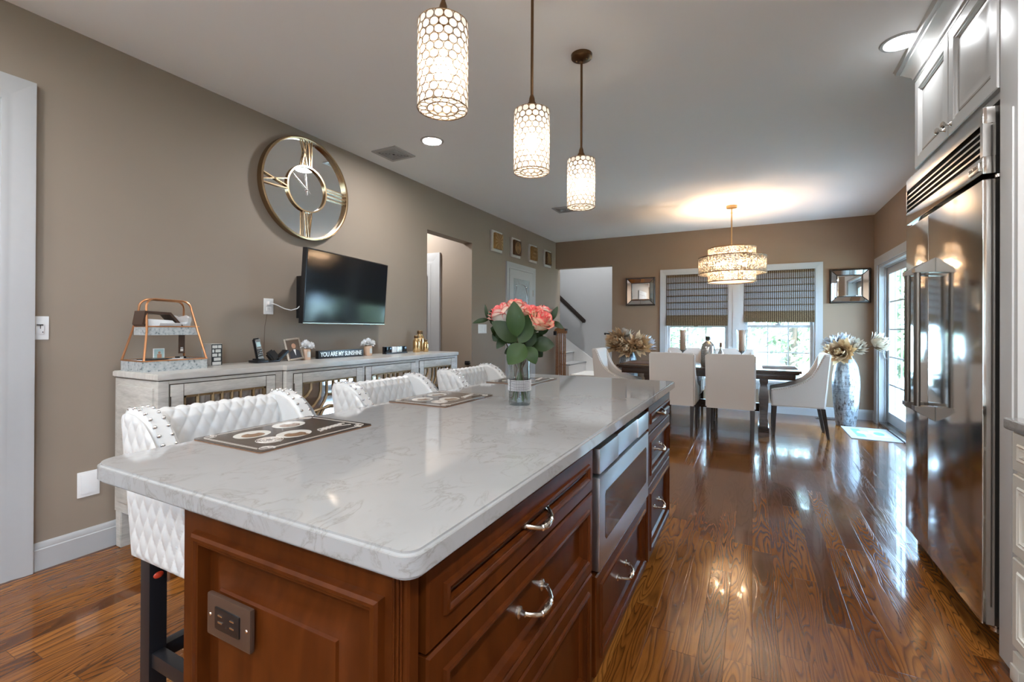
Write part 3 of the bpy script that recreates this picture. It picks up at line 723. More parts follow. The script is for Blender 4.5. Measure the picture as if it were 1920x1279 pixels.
def build_pendants():
    Ph = 2.172
    def pendant():
        t = thing('pendant_light', '', 'pendant light', (0, 0, CZ), 0, 'capiz pendants in a row over the island')
        bm = bmn(); lathe(bm, [(0, -.03), (.012, -.03), (.045, -.026), (.058, -.018), (.06, 0)], 32); c = part('canopy', bm, 'bronze', t)
        bm = bmn()
        for s in (-1, 1): sph(bm, (s*.03, 0, -.027), .005, 8, 6)
        part('screws', bm, 'brass', c)
        z1 = Ph-CZ
        bm = bmn(); tube(bm, [(0, 0, -.03), (0, 0, z1+.05)], .0065, 10); sph(bm, (0, 0, -.04), .012, 10, 8); part('stem', bm, 'bronze', t)
        bm = bmn(); lathe(bm, [(.007, z1+.075), (.012, z1+.06), (.014, z1+.045), (.02, z1+.035), (.023, z1+.025), (.019, z1+.022), (.026, z1-.01), (.026, z1-.02), (0, z1-.02)], 20, cap1=False); part('socket_cap', bm, 'bronze', t)
        z0 = z1-.265; R = .078; nC = 17; dr = R*2*PI/nC/2; rows = 11; dz = .265/rows
        bs = bmn(); bw = bmn()
        for rI in range(rows):
            zz = z0+dz*(rI+.5)
            for k in range(nC):
                th = 2*PI*(k+.5*(rI % 2))/nC
                n = Vector((math.cos(th), math.sin(th), 0)); tg = Vector((-math.sin(th), math.cos(th), 0)); c = n*R+Vector((0, 0, zz))
                ring = []
                for j in range(12):
                    a = 2*PI*j/12; p = c+tg*(math.cos(a)*dr*.98)+Vector((0, 0, math.sin(a)*dr*.92))
                    p2 = Vector((p.x, p.y, 0)); p2 = p2.normalized()*R; ring.append(Vector((p2.x, p2.y, p.z)))
                cv = bs.verts.new(c+n*.0015); rv = [bs.verts.new(p) for p in ring]
                for j in range(12): bs.faces.new((cv, rv[j], rv[(j+1) % 12]))
                tube(bw, [p+n*.0004 for p in ring], .0011, 4, True)
        nb = 15
        for k in range(nb):
            th = 2*PI*k/nb; c = Vector((math.cos(th)*.062, math.sin(th)*.062, z0)); rv = [bs.verts.new(c+Vector((math.cos(2*PI*j/12)*.0128, math.sin(2*PI*j/12)*.0128, 0))) for j in range(12)]
            bs.faces.new(rv); tube(bw, [v.co for v in rv], .0011, 4, True)
        for zz, rr in ((z0, R), (z0+.265, R), (z0, .048)): tube(bw, [(rr*math.cos(2*PI*j/48), rr*math.sin(2*PI*j/48), zz) for j in range(48)], .0016, 6, True)
        for k in range(3):
            th = 2*PI*k/3; tube(bw, [(.024*math.cos(th), .024*math.sin(th), z1-.012), (R*math.cos(th), R*math.sin(th), z1)], .0018, 6)
        sh = part('shade', bs, 'capiz', t, 80); part('shade_wire', bw, 'wire', sh, 80)
        bm = bmn(); sph(bm, (0, 0, z1-.135), .030, 16, 12, (1, 1, 1.1)); part('bulb', bm, 'bulb', t)
        bm = bmn(); lathe(bm, [(.014, z1-.02), (.014, z1-.105), (.010, z1-.11)], 12); part('lamp_holder', bm, 'plastic_w', t)
        return t
    p0 = pendant(); p0.location = (-.867, 1.187, CZ); p0['label'] = 'nearest and largest-looking of the three capiz shell pendant lights'
    dup(p0, (-.867, 1.845, CZ), 0, 'middle of the three capiz shell pendant lights over island')
    dup(p0, (-.867, 2.505, CZ), 0, 'farthest capiz shell pendant light, its round canopy visible on ceiling')

def build_chandelier():
    t = thing('chandelier', 'round three-tier mercury glass chandelier hanging over the dining table', 'chandelier', (-.242, 6.43, CZ))
    bm = bmn(); lathe(bm, [(0, -.035), (.02, -.035), (.062, -.028), (.065, 0)], 32); part('canopy', bm, 'brass', t)
    bm = bmn(); tube(bm, [(0, 0, -.03), (0, 0, 1.86-CZ)], .0085, 10); sph(bm, (0, 0, -.09), .013, 10, 8); sph(bm, (0, 0, 2.25-CZ), .016, 10, 8); part('stem', bm, 'brass', t)
    for nm, R, z0, z1, n in (('upper_tier', .275, 2.06, 2.232, 24), ('middle_tier', .388, 1.918, 2.118, 34), ('lower_tier', .275, 1.812, 1.99, 24)):
        bm = bmn()
        for k in range(n):
            a0, a1 = 2*PI*(k+.03)/n, 2*PI*(k+.97)/n
            v = [bm.verts.new((R*math.cos(a), R*math.sin(a), z-CZ)) for a, z in ((a0, z0), (a1, z0), (a1, z1), (a0, z1))]
            v2 = [bm.verts.new(((R-.004)*math.cos(a), (R-.004)*math.sin(a), z-CZ)) for a, z in ((a0, z0), (a1, z0), (a1, z1), (a0, z1))]
            bm.faces.new(v); bm.faces.new(v2[::-1])
            for i in range(4): bm.faces.new((v[i], v2[i], v2[(i+1) % 4], v[(i+1) % 4]))
        p = part(nm, bm, 'speckle', t, 20)
        bm = bmn()
        for zz in (z0, z1): tube(bm, [(R*math.cos(2*PI*j/64), R*math.sin(2*PI*j/64), zz-CZ) for j in range(64)], .006, 6, True)
        part('rim', bm, 'bronze', p)
    bm = bmn()
    for k in range(3):
        th = 2*PI*k/3+.3
        for R, z in ((.275, 2.232), (.388, 2.118), (.275, 1.99)): tube(bm, [(0, 0, z-CZ-.006), (R*math.cos(th), R*math.sin(th), z-CZ-.003)], .004, 6)
    part('spokes', bm, 'bronze', t)
    for k in range(5):
        th = 2*PI*k/5+.4; x, y = .16*math.cos(th), .16*math.sin(th)
        bm = bmn(); tube(bm, [(0, 0, 1.95-CZ), (x, y, 1.95-CZ), (x, y, 1.965-CZ)], .006, 8); lathe(bm, [(.013, 1.96-CZ), (.013, 2.0-CZ)], 12, (x, y, 0)); a = part('bulb_arm', bm, 'brass', t)
        bm = bmn(); sph(bm, (x, y, 2.03-CZ), .024, 14, 10, (1, 1, 1.3)); part('bulb', bm, 'cbulb', a)
    bm = bmn(); lathe(bm, [(0, 1.822-CZ), (.268, 1.822-CZ), (.268, 1.826-CZ), (0, 1.826-CZ)], 48, cap0=False, cap1=False); part('bottom_diffuser', bm, 'diffuser', t)
# ------------------------------------------------------------------ kitchen island
PF = [(0, 0), (0, .018), (.004, .022), (.038, .022), (.040, .028), (.045, .030), (.049, .028), (.051, .025), (.055, .0245), (.057, .012), (.068, .004), (.072, .004)]
def drawer_front(t, x, y0, y1, z0, z1, mat, st, pull=True, sgn=1, pl=.06):
    bm = bmn(); steps(bm, lambda u, v, d: (x+sgn*d, y0+u, z0+v), y1-y0, z1-z0, st)
    dr = wpart('drawer', bm, mat, t)
    if pull:
        yc = (y0+y1)/2; zc = (z0+z1)/2; xf = x+sgn*st[-1][1]
        bm = bmn()
        for s in (-1, 1):
            prof = [(.0, 0), (.013, 0), (.013, .003), (.007, .006), (.006, .016), (0, .018)]
            b2 = bmn(); lathe(b2, prof, 14, cap0=False, cap1=False)
            bmesh.ops.transform(b2, matrix=Matrix.Translation((xf, yc+s*pl, zc)) @ Matrix.Rotation(sgn*PI/2, 4, 'Y'), verts=b2.verts)
            me = bpy.data.meshes.new('x'); b2.to_mesh(me); b2.free(); bm.from_mesh(me); bpy.data.meshes.remove(me)
        pts = []; rs = []
        for i in range(17):
            q = -1+2*i/16; e = 1-abs(q)
            pts.append((xf+sgn*(.012+.026*min(1, (e*2.2))**.7), yc+q*pl, zc-.014*math.cos(q*PI/2))); rs.append(.0048+.0045*max(0, 1-(abs(q)/.42)**2))
        tube(bm, pts, rs, 10)
        for q in (-.42, .42): sph(bm, (xf+sgn*.038, yc+q*pl, zc-.014*math.cos(q*PI/2)), .0078, 10, 6, (1, .6, 1))
        h = wpart('pull_handle', bm, 'nickel', dr, base=t)
    return dr

def build_island():
    fx = -.447
    t1 = thing('drawer_cabinet', 'near cherry island cabinet with raised end panel and three wide drawers', 'cabinet', (-.72, .95, 0), 0, 'cherry island cabinets')
    t2 = thing('drawer_cabinet', 'middle cherry island cabinet holding the stainless drawer microwave', 'cabinet', (-.72, 1.76, 0), 0, 'cherry island cabinets')
    t3 = thing('drawer_cabinet', 'far cherry island cabinet with three narrow drawers near dining table', 'cabinet', (-.72, 2.48, 0), 0, 'cherry island cabinets')
    for t, y0, y1 in ((t1, .535, 1.365), (t2, 1.365, 2.155), (t3, 2.155, 2.80)):
        bm = bmn()
        if t is t2:
            box(bm, -.995, fx-.002, y0, y1, .10, .462); box(bm, -.995, fx-.002, y0, y1, .852, .8735); box(bm, -.995, -.93, y0, y1, .462, .852)
            box(bm, -.93, fx-.002, y0, y0+.018, .462, .852); box(bm, -.93, fx-.002, y1-.018, y1, .462, .852)
        else: box(bm, -.995, fx-.002, y0, y1, .10, .8735)
        wpart('cabinet_body', bm, 'cherry', t)
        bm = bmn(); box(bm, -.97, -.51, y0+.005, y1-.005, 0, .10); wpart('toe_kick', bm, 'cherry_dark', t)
    # end panel facing the viewer, corner posts
    bm = bmn()
    steps(bm, lambda u, v, d: (-.995+u, .513-d, .012+v), .566, .8615, [(0, -.0215), (0, -.003), (.003, 0), (.044, .0), (.047, .011), (.052, .0145), (.058, .0135), (.061, .010), (.066, .009), (.070, -.012), (.090, -.014), (.132, .004), (.134, .009), (.142, .0105)])
    wpart('end_panel', bm, 'cherry', t1)
    bm = bmn()
    for xx in (fx+.004, fx+.012, fx+.018): tube(bm, [(xx-.012, .512, .02), (xx-.012, .512, .873)], .0022, 6)
    wpart('corner_bead', bm, 'cherry', t1)
    for (z0, z1) in ((.735, .862), (.495, .729), (.145, .489)):
        drawer_front(t1, fx, .552, 1.345, z0, z1, 'cherry', PF); drawer_front(t3, fx, 2.178, 2.788, z0, z1, 'cherry', PF)
    drawer_front(t2, fx, 1.385, 2.145, .145, .455, 'cherry', PF)
    # drawer microwave
    m = thing('drawer_microwave', 'stainless drawer microwave with dark window built into island', 'microwave', (-.6, 1.76, .465))
    y0, y1 = 1.392, 2.140; xf = -.417
    bm = bmn(); box(bm, -.92, fx, y0, y1, .466, .848); wpart('oven_body', bm, 'black', m)
    bm = bmn(); box(bm, fx, xf, y0, y1, .468, .758, .004)
    d = wpart('drawer_door', bm, 'steel_mw', m)
    bm = bmn(); prism(bm, [(p[0], p[1]) for p in [(1.462, .545), (2.078, .545), (2.088, .555), (2.088, .69), (2.078, .70), (1.462, .70), (1.452, .69), (1.452, .555)]], lambda p, q, a: (a, p, q), xf-.001, xf+.0015)
    wpart('window', bm, 'darkglass', d, base=m)
    for nm, a0, a1, mt in (('control_panel', y0, 1.62, 'steel_mw'), ('display_flap', 1.624, 1.93, 'steel_mw'), ('control_panel', 1.934, y1, 'steel_mw')):
        bm = bmn(); box(bm, fx, xf-(.004 if nm == 'display_flap' else 0), a0, a1, .770, .848, .003); wpart(nm, bm, mt, m)
    # worktop
    bm = bmn(); x0, x1, yy0, yy1 = -1.338, -.403, .487, 2.842
    def rc(cx, cy, r, a0): return [(cx+r*math.cos(a0+PI/2*i/6), cy+r*math.sin(a0+PI/2*i/6)) for i in range(7)]
    pts = rc(x0+.07, yy0+.05, .05, PI) + rc(x1-.03, yy0+.03, .03, 1.5*PI) + rc(x1-.015, yy1-.015, .015, 0) + rc(x0+.05, yy1-.05, .05, PI/2)
    pts = [(x0+.0+(p[0]-x0), p[1]) for p in pts]; pts[:7] = rc(x0+.06, yy0+.06, .06, PI)
    prism(bm, pts, lambda p, q, a: (p, q, a), .874, .914, .006, 3)
    bmesh.ops.translate(bm, verts=bm.verts, vec=(.87, -1.66, -.874))
    o = link('island_worktop', bm, 'quartz'); o.location = (-.87, 1.66, .874)
    tag(o, 'long white veined quartz worktop covering the cherry island', 'countertop')
    # outlet in the end panel
    t = thing('power_outlet', 'dark brown power outlet on the cherry island end panel', 'outlet', (-.81, .498, .70))
    bm = bmn(); box(bm, -.872, -.748, .489, .498, .668, .742, .004)
    bmesh.ops.translate(bm, verts=bm.verts, vec=(0, 0, 0)); p = wpart('cover_plate', bm, 'brownplastic', t)
    bm = bmn(); box(bm, -.845, -.775, .4865, .490, .686, .724, .003); s = wpart('receptacle', bm, 'black', p, base=t)
    bm = bmn()
    for xx in (-.828, -.794):
        for dz in (-.006, .006): box(bm, xx-.006, xx+.006, .4857, .4867, .706+dz-.0012, .706+dz+.0012)
    wpart('slots', bm, 'nickel', p, base=t)
    for xx in (-.862, -.758): bm = bmn(); sph(bm, (xx, .489, .705), .0035, 8, 6, (1, .4, 1)); wpart('screw', bm, 'nickel', p, base=t)

def tri(a, w): return abs((a/w) % 1.0 - .5)*2
def puff(a, b, w=.062, h=.10, d=.009):
    """diamond tufting height: 0 on the stitch lines, d in the middle of every diamond"""
    p, q = (a/w+b/h), (a/w-b/h)
    s = abs(math.sin(PI*p/1.0)); r = abs(math.sin(PI*q/1.0))
    return d*(s*r)**.5

def build_stools():
    t = thing('bar_stool', 'nearest white quilted bar stool at the close corner of the island', 'bar stool', (-1.33, .91, 0), 0, 'white quilted bar stools')
    top = [(-.272, .965), (-.262, .980), (-.24, .987), (-.19, .985), (-.145, .968), (-.11, .94), (-.075, .90), (-.03, .84), (.03, .785), (.09, .745), (.16, .712), (.23, .69), (.25, .675)]
    def ztop(x):
        for (a, za), (b, zb) in zip(top, top[1:]):
            if a <= x <= b: return za+(zb-za)*(x-a)/(b-a)
        return top[-1][1] if x > 0 else top[0][1]
    zb = .58
    out = [(-.200, zb)] + top + [(.25, zb)]
    for s in (-1, 1):
        bm = bmn(); ya, yb = (s*.192, s*.254) if s > 0 else (s*.254, s*.192)
        prism(bm, out, lambda p, q, a: (p, a, q), ya, yb, .012, 3)
        wg = part('side_wing', bm, 'leather', t, 50)
        bm = bmn(); nx, nz = 110, 90
        def side(u, v):
            z = zb+.008+v*.40
            # rear edge leans back, front edge follows the wing outline
            tt = v; zt = None
            x_r = -.198-.070*max(0, (z-zb))/.385
            x = x_r+(.247-x_r)*u
            zt = ztop(x)-.012; zz = zb+.006+(zt-zb-.006)*v
            x = (-.196-.068*(zz-zb)/.39)*(1-u)+.244*u
            edge = min(1, u/.04, (1-u)/.04, v/.04, (1-v)/.04)
            return (x, s*(.254+.0015+puff(x, zz, .044, .084, .0065)*max(0, edge)), zz)
        grid(bm, nx, nz, side)
        if s > 0: bmesh.ops.reverse_faces(bm, faces=bm.faces)
        part('quilted_side', bm, 'leather', wg, 80)
        for dy in (-.016, .016):
          bm = bmn(); acc = 0; nxt = .01
          for (a, za), (b, zb_) in zip(top[1:], top[2:]):
            Ls = math.hypot(b-a, zb_-za); n = Vector((-(zb_-za), 0, b-a)).normalized()
            while nxt < acc+Ls:
                f = (nxt-acc)/Ls; p = Vector((a+(b-a)*f, 0, za+(zb_-za)*f))
                if 1:
                    sph(bm, (p.x+n.x*.001, s*.223+dy, p.z+n.z*.001), .0058, 8, 5)
                nxt += .030
            acc += Ls
          part('nailhead_row', bm, 'chrome', wg)
    # quilted backrest: closed section swept across, diamonds pressed into both faces
    sec = [(-.145, .60), (-.165, .70), (-.183, .80), (-.198, .90), (-.207, .945), (-.222, .966), (-.245, .972), (-.262, .962), (-.268, .94), (-.255, .86), (-.235, .76), (-.214, .66), (-.203, .585)]
    dense = []; 
    for (a, b) in zip(sec, sec[1:]):
        for k in range(9): dense.append((a[0]+(b[0]-a[0])*k/9, a[1]+(b[1]-a[1])*k/9))
    dense.append(sec[-1]); Ls = [0]
    for a, b in zip(dense, dense[1:]): Ls.append(Ls[-1]+math.hypot(b[0]-a[0], b[1]-a[1]))
    bm = bmn(); n = len(dense)-1
    def back(u, v):
        i = min(n, int(round(v*n))); p = dense[i]; a = dense[max(0, i-1)]; b = dense[min(n, i+1)]
        nn = Vector((b[1]-a[1], -(b[0]-a[0]))).normalized()*-1
        if nn.dot(Vector((p[0]+.21, p[1]-.80))) < 0 and abs(p[1]-.80) < .2: pass
        y = -.195+.39*u; h = puff(y, Ls[i], .0434, .078, .0062)
        inner = Ls[i] < .37
        nx_ = Vector((nn[0], nn[1])); c = Vector((-.21, .78))
        if (Vector(p)-c).dot(nx_) < 0: nx_ = -nx_
        return (p[0]+nx_[0]*h, y, p[1]+nx_[1]*h)
    grid(bm, 126, n, back); part('quilted_backrest', bm, 'leather', t, 80)
    bm = bmn(); box(bm, -.20, .238, -.20, .20, .575, .60, .006); box(bm, -.16, .262, -.19, .19, .598, .668, .022, 3); part('seat', bm, 'leather', t)
    for sx, sy in ((-1, -1), (-1, 1), (1, -1), (1, 1)):
        bm = bmn(); x = -.168 if sx < 0 else .20
        box(bm, x-.024, x+.024, sy*.214-.022, sy*.214+.022, .006, .576, .003); l = part('leg', bm, 'blackwood', t)
        bm = bmn(); box(bm, x-.020, x+.020, sy*.214-.018, sy*.214+.018, 0, .006); part('foot_glide', bm, 'plastic_w', l)
        if sx < 0 and sy < 0:
            bm = bmn(); sph(bm, (x+.024, sy*.214, .525), .013, 14, 8, (.3, 1, .72)); part('cap', bm, 'red', l, lab='orange red screw cap')
    for nm, q in (('stretcher', (-.144, .176, -.23, -.198)), ('stretcher', (-.144, .176, .198, .23)), ('stretcher', (-.184, -.152, -.192, .192)), ('stretcher', (.184, .216, -.192, .192))):
        bm = bmn(); box(bm, q[0], q[1], q[2], q[3], .275, .315, .003); part(nm, bm, 'blackwood', t)
    dup(t, (-1.33, 1.65, 0), 0, 'middle white quilted bar stool along the island')
    dup(t, (-1.33, 2.39, 0), 0, 'farthest white quilted bar stool, behind the rose vase')

def build_placemats():
    def mat(label):
        t = thing('placemat', label, 'placemat', (0, 0, 0), 0, 'coffee placemats on the island')
        bm = bmn(); hx, hy = .143, .186
        pts = []
        for cx, cy_, a0 in ((-hx+.01, -hy+.01, PI), (hx-.01, -hy+.01, 1.5*PI), (hx-.01, hy-.01, 0), (-hx+.01, hy-.01, PI/2)):
            pts += [(cx+.01*math.cos(a0+PI/2*i/4), cy_+.01*math.sin(a0+PI/2*i/4)) for i in range(5)]
        prism(bm, pts, lambda p, q, a: (p, q, a), .0, .0028); part('cork_backing', bm, 'cork', t)
        bm = bmn(); prism(bm, pts, lambda p, q, a: (p, q, a), .0028, .0046); part('printed_face', bm, 'matbrown', t)
        z = .0049
        bm = bmn()
        def strip(x0, x1, y0, y1): box(bm, x0, x1, y0, y1, z-.0004, z)
        for ins, wd in ((.012, .0035), (.019, .0012)):
            X, Y = hx-ins, hy-ins
            strip(-X+.02, X-.02, -Y, -Y+wd); strip(-X+.02, X-.02, Y-wd, Y); strip(-X, -X+wd, -Y+.02, Y-.02); strip(X-wd, X, -Y+.02, Y-.02)
        for sx in (-1, 1):
            for sy in (-1, 1):
                for k in range(2):
                    pp = [(sx*(hx-.026-.012*k*math.cos(a*.5)+.010*math.cos(a)), sy*(hy-.028-.01*k+.012*math.sin(a)), z) for a in [2*PI*i/16 for i in range(16)]]
                    tube(bm, pp, .0009, 4, True)
        part('border', bm, 'matline', t)
        # three cups on saucers seen from above, a round ornament and a flourish of script
        def disc(name, m, cx, cy_, rx, ry, zz, rot=0):
            b2 = bmn(); n = 28; c = b2.verts.new((cx, cy_, zz)); ring = []
            for j in range(n):
                a = 2*PI*j/n; x, y = rx*math.cos(a), ry*math.sin(a)
                ring.append(b2.verts.new((cx+x*math.cos(rot)-y*math.sin(rot), cy_+x*math.sin(rot)+y*math.cos(rot), zz)))
            for j in range(n): b2.faces.new((c, ring[j], ring[(j+1) % n]))
            return part(name, b2, m, t)
        for cx, cy_, tn in ((-.048, -.080, 1), (-.075, .055, 1), (.045, -.018, 0)):
            disc('cup_print', 'print_white', cx, cy_, .043, .052, z, .3)
            disc('coffee_print', 'print_tan', cx+.010, cy_-.004, .026, .030, z+.0003)
            disc('cup_print', 'print_white', cx-.016, cy_+.014, .014, .020, z+.0006, .5)
            if not tn: disc('coffee_print', 'print_tan', cx+.035, cy_+.01, .006, .01, z+.0006)
        bm = bmn(); cx, cy_ = .052, -.098
        for r in (.033, .028, .020, .010): tube(bm, [(cx+r*math.cos(2*PI*j/28), cy_+r*math.sin(2*PI*j/28), z) for j in range(28)], .0011, 4, True)
        for k in range(12): a = 2*PI*k/12; tube(bm, [(cx+.010*math.cos(a), cy_+.010*math.sin(a), z), (cx+.028*math.cos(a+.25), cy_+.028*math.sin(a+.25), z)], .0009, 4)
        part('ornament_print', bm, 'matline', t)
        bm = bmn(); pts = []
        for i in range(90):
            q = i/89; pts.append((.070-.015*q+.011*math.sin(q*38)*(1.2-.5*q), .045+.10*q+.008*math.cos(q*38), z))
        tube(bm, pts, .0012, 4); tube(bm, [(.095, .03+.12*i/12, z+.0) if 0 else (.088-.02*math.sin(i/12*PI), .035+.115*i/12, z) for i in range(13)], .0009, 4)
        part('script_flourish', bm, 'matline', t)
        return t
    m0 = mat('dark coffee cup placemat nearest the viewer on the island'); m0.location = (-1.195, .896, .9142)
    dup(m0, (-1.185, 1.637, .9142), 0, 'dark coffee cup placemat before the middle bar stool')
    dup(m0, (-1.192, 2.430, .9142), 0, 'dark coffee cup placemat half hidden behind the rose vase')

# ------------------------------------------------------------------ flowers on the island
def rose(bm, lay, c, axis, r, seed, open_=1.0):
    rnd = random.Random(seed); az = Vector(axis).normalized(); rot = az.to_track_quat('Z', 'Y').to_matrix()
    rings = [(4, .30, .95, .25), (5, .52, .98, .5), (5, .74, .92, .9), (6, .95, .78, 1.25), (5, 1.05, .55, 1.7)]
    for ri, (n, rad, top, flare) in enumerate(rings):
        off = rnd.random()*6
        for k in range(n):
            a = off+2*PI*k/n; wd = 2*PI/n*.72
            nu, nv = 7, 6; V = []
            for i in range(nu+1):
                row = []
                for j in range(nv+1):
                    u = -1+2*i/nu; v = j/nv
                    aa = a+u*wd*(.45+.55*math.sin(PI*min(1, .25+v*.6)))
                    rr = r*rad*(.30+.70*math.sin(v*PI*.55))*(1+.05*rnd.uniform(-1, 1)) + r*flare*.16*max(0, v-.72)*(1-.3*u*u)*3
                    zz = r*(-.75+(top+.75)*v*(1-.16*u*u)) - r*flare*.18*max(0, v-.8)*3
                    p = Vector((rr*math.cos(aa), rr*math.sin(aa), zz))
                    vv = bm.verts.new(Vector(c)+rot @ p); vv[lay] = min(1, (max(0, (v-.40)/.60)**(1.0 if ri < 2 else 2.4))*(.7+.35*abs(u))+(.55*max(0, abs(u)-.72)/.28 if v > .3 else 0)); row.append(vv)
                V.append(row)
            for i in range(nu):
                for j in range(nv): bm.faces.new((V[i][j], V[i+1][j], V[i+1][j+1], V[i][j+1]))
def petal_head(bm, lay, c, axis, r, n, seed, curl=.3, wid=.16, spread=(.05, 1.5)):
    """a dried protea-like head: pointed petals in spiral layers"""
    rnd = random.Random(seed); rot = Vector(axis).normalized().to_track_quat('Z', 'Y').to_matrix()
    for k in range(n):
        f = (k+.5)/n; th = spread[0]+(spread[1]-spread[0])*f**.8+rnd.uniform(-.1, .1); az = k*2.39996+rnd.uniform(-.2, .2)
        ln = r*(.75+.35*f+rnd.uniform(-.1, .15)); w_ = r*wid*rnd.uniform(.8, 1.25)
        d = Vector((math.sin(th)*math.cos(az), math.sin(th)*math.sin(az), math.cos(th))); s = Vector((-math.sin(az), math.cos(az), 0)); up = d.cross(s)
        m = 6; prev = None; tw = rnd.uniform(-.5, .5)
        for i in range(m+1):
            v = i/m; ww = w_*(math.sin(PI*(.12+.88*v)**.8)+.02)
            cc = d*(ln*(.08+.92*v)) - up*(-curl*r*(v**2.2)*rnd.uniform(.8, 1.2))
            sv = (s*math.cos(tw*v)+up*math.sin(tw*v))*ww
            row = [bm.verts.new(Vector(c)+rot @ q) for q in (cc-sv, cc+up*(-.25*ww), cc+sv)]
            for q in row: q[lay] = v
            if prev:
                for a in (0, 1): bm.faces.new((prev[a], prev[a+1], row[a+1], row[a]))
            prev = row
def leaf(bm, b, t, w_, nrm, bend=.12, fold=.18):
    b, t = Vector(b), Vector(t); ax = t-b; ln = ax.length; d = ax.normalized(); n = Vector(nrm); n = (n-d*n.dot(d)).normalized(); s = d.cross(n)
    m = 10; prev = None
    for i in range(m+1):
        v = i/m; ww = w_*.5*(math.sin(PI*v**.85)**.8 if 0 < v < 1 else 0.0)+.0006
        c = b+d*(ln*v)+n*(bend*ln*math.sin(PI*v))
        row = [bm.verts.new(q) for q in (c-s*ww+n*(fold*ww), c-s*ww*.5+n*fold*.3*ww, c, c+s*ww*.5+n*fold*.3*ww, c+s*ww+n*(fold*ww))]
        if prev:
            for a in range(4): bm.faces.new((prev[a], prev[a+1], row[a+1], row[a]))
        prev = row
def build_bouquet():
    C = Vector((-.831, 1.665, .914)); Rv = Vector((.887, .462, 0)); Fv = Vector((-.462, .887, 0))
    def at(u, v, f=0.0):   # offsets given as a step across and up from the vase axis
        return C+Rv*((u-977)*.00213)+Vector((0, 0, 1.22-.914-(v-614)*.00213))+Fv*f
    t = thing('glass_vase', 'clear glass vase with a rhinestone band on the island worktop', 'vase', C)
    bm = bmn(); lathe(bm, [(0, 0), (.041, 0), (.0435, .003), (.0435, .212), (.041, .212), (.041, .014), (0, .014)], 40, cap0=False, cap1=False); part('glass_body', bm, 'vaseglass', t)
    bm = bmn()
    for i in range(8):
        for k in range(56):
            if k in (0,): continue
            a = 2*PI*k/56-2.05+.0; bmesh.ops.create_icosphere(bm, subdivisions=1, radius=.0021, matrix=Matrix.Translation((.0452*math.cos(a), .0452*math.sin(a), .060+i*.0055)))
    bd = part('rhinestone_band', bm, 'rhine', t, 5)
    bm = bmn(); lathe(bm, [(.0437, .0575), (.0446, .0575), (.0446, .101), (.0437, .101)], 48, cap0=False, cap1=False); part('band_backing', bm, 'band_dark', bd)
    rs = [('rose', 'large cream rose with pink edges left of the upright leaf', (943, 589, -.02), (-.35, -.35, .8), .045, 'rose_pale'),
          ('rose', 'small pink rose top just behind the upright leaf', (971, 574, .05), (0, .2, 1), .036, 'rose'),
          ('rose', 'pale white rose right behind the upright leaf', (989, 584, .05), (.1, .1, 1), .038, 'rose_pale'),
          ('rose', 'cream rose with coral edges right of the upright leaf', (1000, 588, .0), (.1, -.3, .9), .037, 'rose'),
          ('rose', 'lowest peach rose on the right of the bouquet', (1014, 602, -.035), (.55, -.25, .7), .045, 'rose'),
          ('rose', 'small cream rose at the far right of the bouquet', (1024, 584, .04), (.4, .2, .9), .030, 'rose_pale')]
    for i, (nm, lab, p, ax, r, m) in enumerate(rs):
        o = thing(nm, lab, 'rose', at(*p), 0, 'roses in the glass vase')
        bm = bmn(); lay = bm.verts.layers.float.new('edge'); rose(bm, lay, (0, 0, 0), ax, r, 11+i); part('petals', bm, m, o, 180)
        bm = bmn(); a = Vector(ax).normalized(); p0 = -a*r*.72; ang = i*1.05+.4
        bot = Vector((C.x+.030*math.cos(ang), C.y+.030*math.sin(ang), .932))-at(*p); neck = Vector((C.x-.012*math.cos(ang), C.y-.012*math.sin(ang), 1.10))-at(*p)
        pts = [p0+(neck-p0)*q-Vector((0, 0, .02*math.sin(PI*q))) for q in (0, .33, .66)]+[neck+(bot-neck)*q for q in (0, .5, 1)]
        tube(bm, pts, .0042, 8); sph(bm, p0*.95, r*.34, 8, 6); part('stem', bm, 'stem', o)
    nrm = -Fv+Vector((0, 0, .35))
    def sprig(lab, stem_pts, lvs, mat='leaf', sm='twig', f=0.0):
        o = thing('greenery_sprig', lab, 'leaves', at(977, 700), 0, 'green sprigs in the glass vase'); base = Vector(o.location)
        bm = bmn(); tube(bm, [at(u, v, ff)-base for u, v, ff in stem_pts], .0020, 6); part('stem', bm, sm, o)
        bm = bmn()
        for (b, e, w_, bend, nn) in lvs: leaf(bm, at(*b)-base, at(*e)-base, w_*.00213, Vector(nn) if nn else nrm, bend)
        part('leaves', bm, mat, o, 180)
    sprig('sprig with the tall upright leaf in front of the roses', [(974, 745, 0), (976, 690, -.005), (978, 655, -.03), (970, 628, -.055)],
          [((971, 630, -.060), (965, 564, -.055), 34, .08, None), ((976, 642, -.05), (994, 588, -.055), 36, -.08, None)], 'leaf2')
    sprig('sprig with the broad leaf spreading to the left', [(982, 748, .01), (980, 690, 0), (975, 655, -.03), (966, 636, -.05)],
          [((971, 638, -.055), (925, 602, -.07), 34, .10, None), ((968, 640, -.02), (926, 622, -.01), 22, .10, None), ((950, 632, -.03), (934, 652, -.05), 16, .12, None)], 'leaf')
    sprig('sprig with the big leaf hanging over the vase rim', [(968, 748, .01), (977, 690, 0), (982, 655, -.03), (984, 645, -.05)],
          [((986, 644, -.055), (955, 680, -.075), 38, .10, None), ((990, 648, -.03), (1006, 680, -.05), 26, .10, None)], 'leaf2')
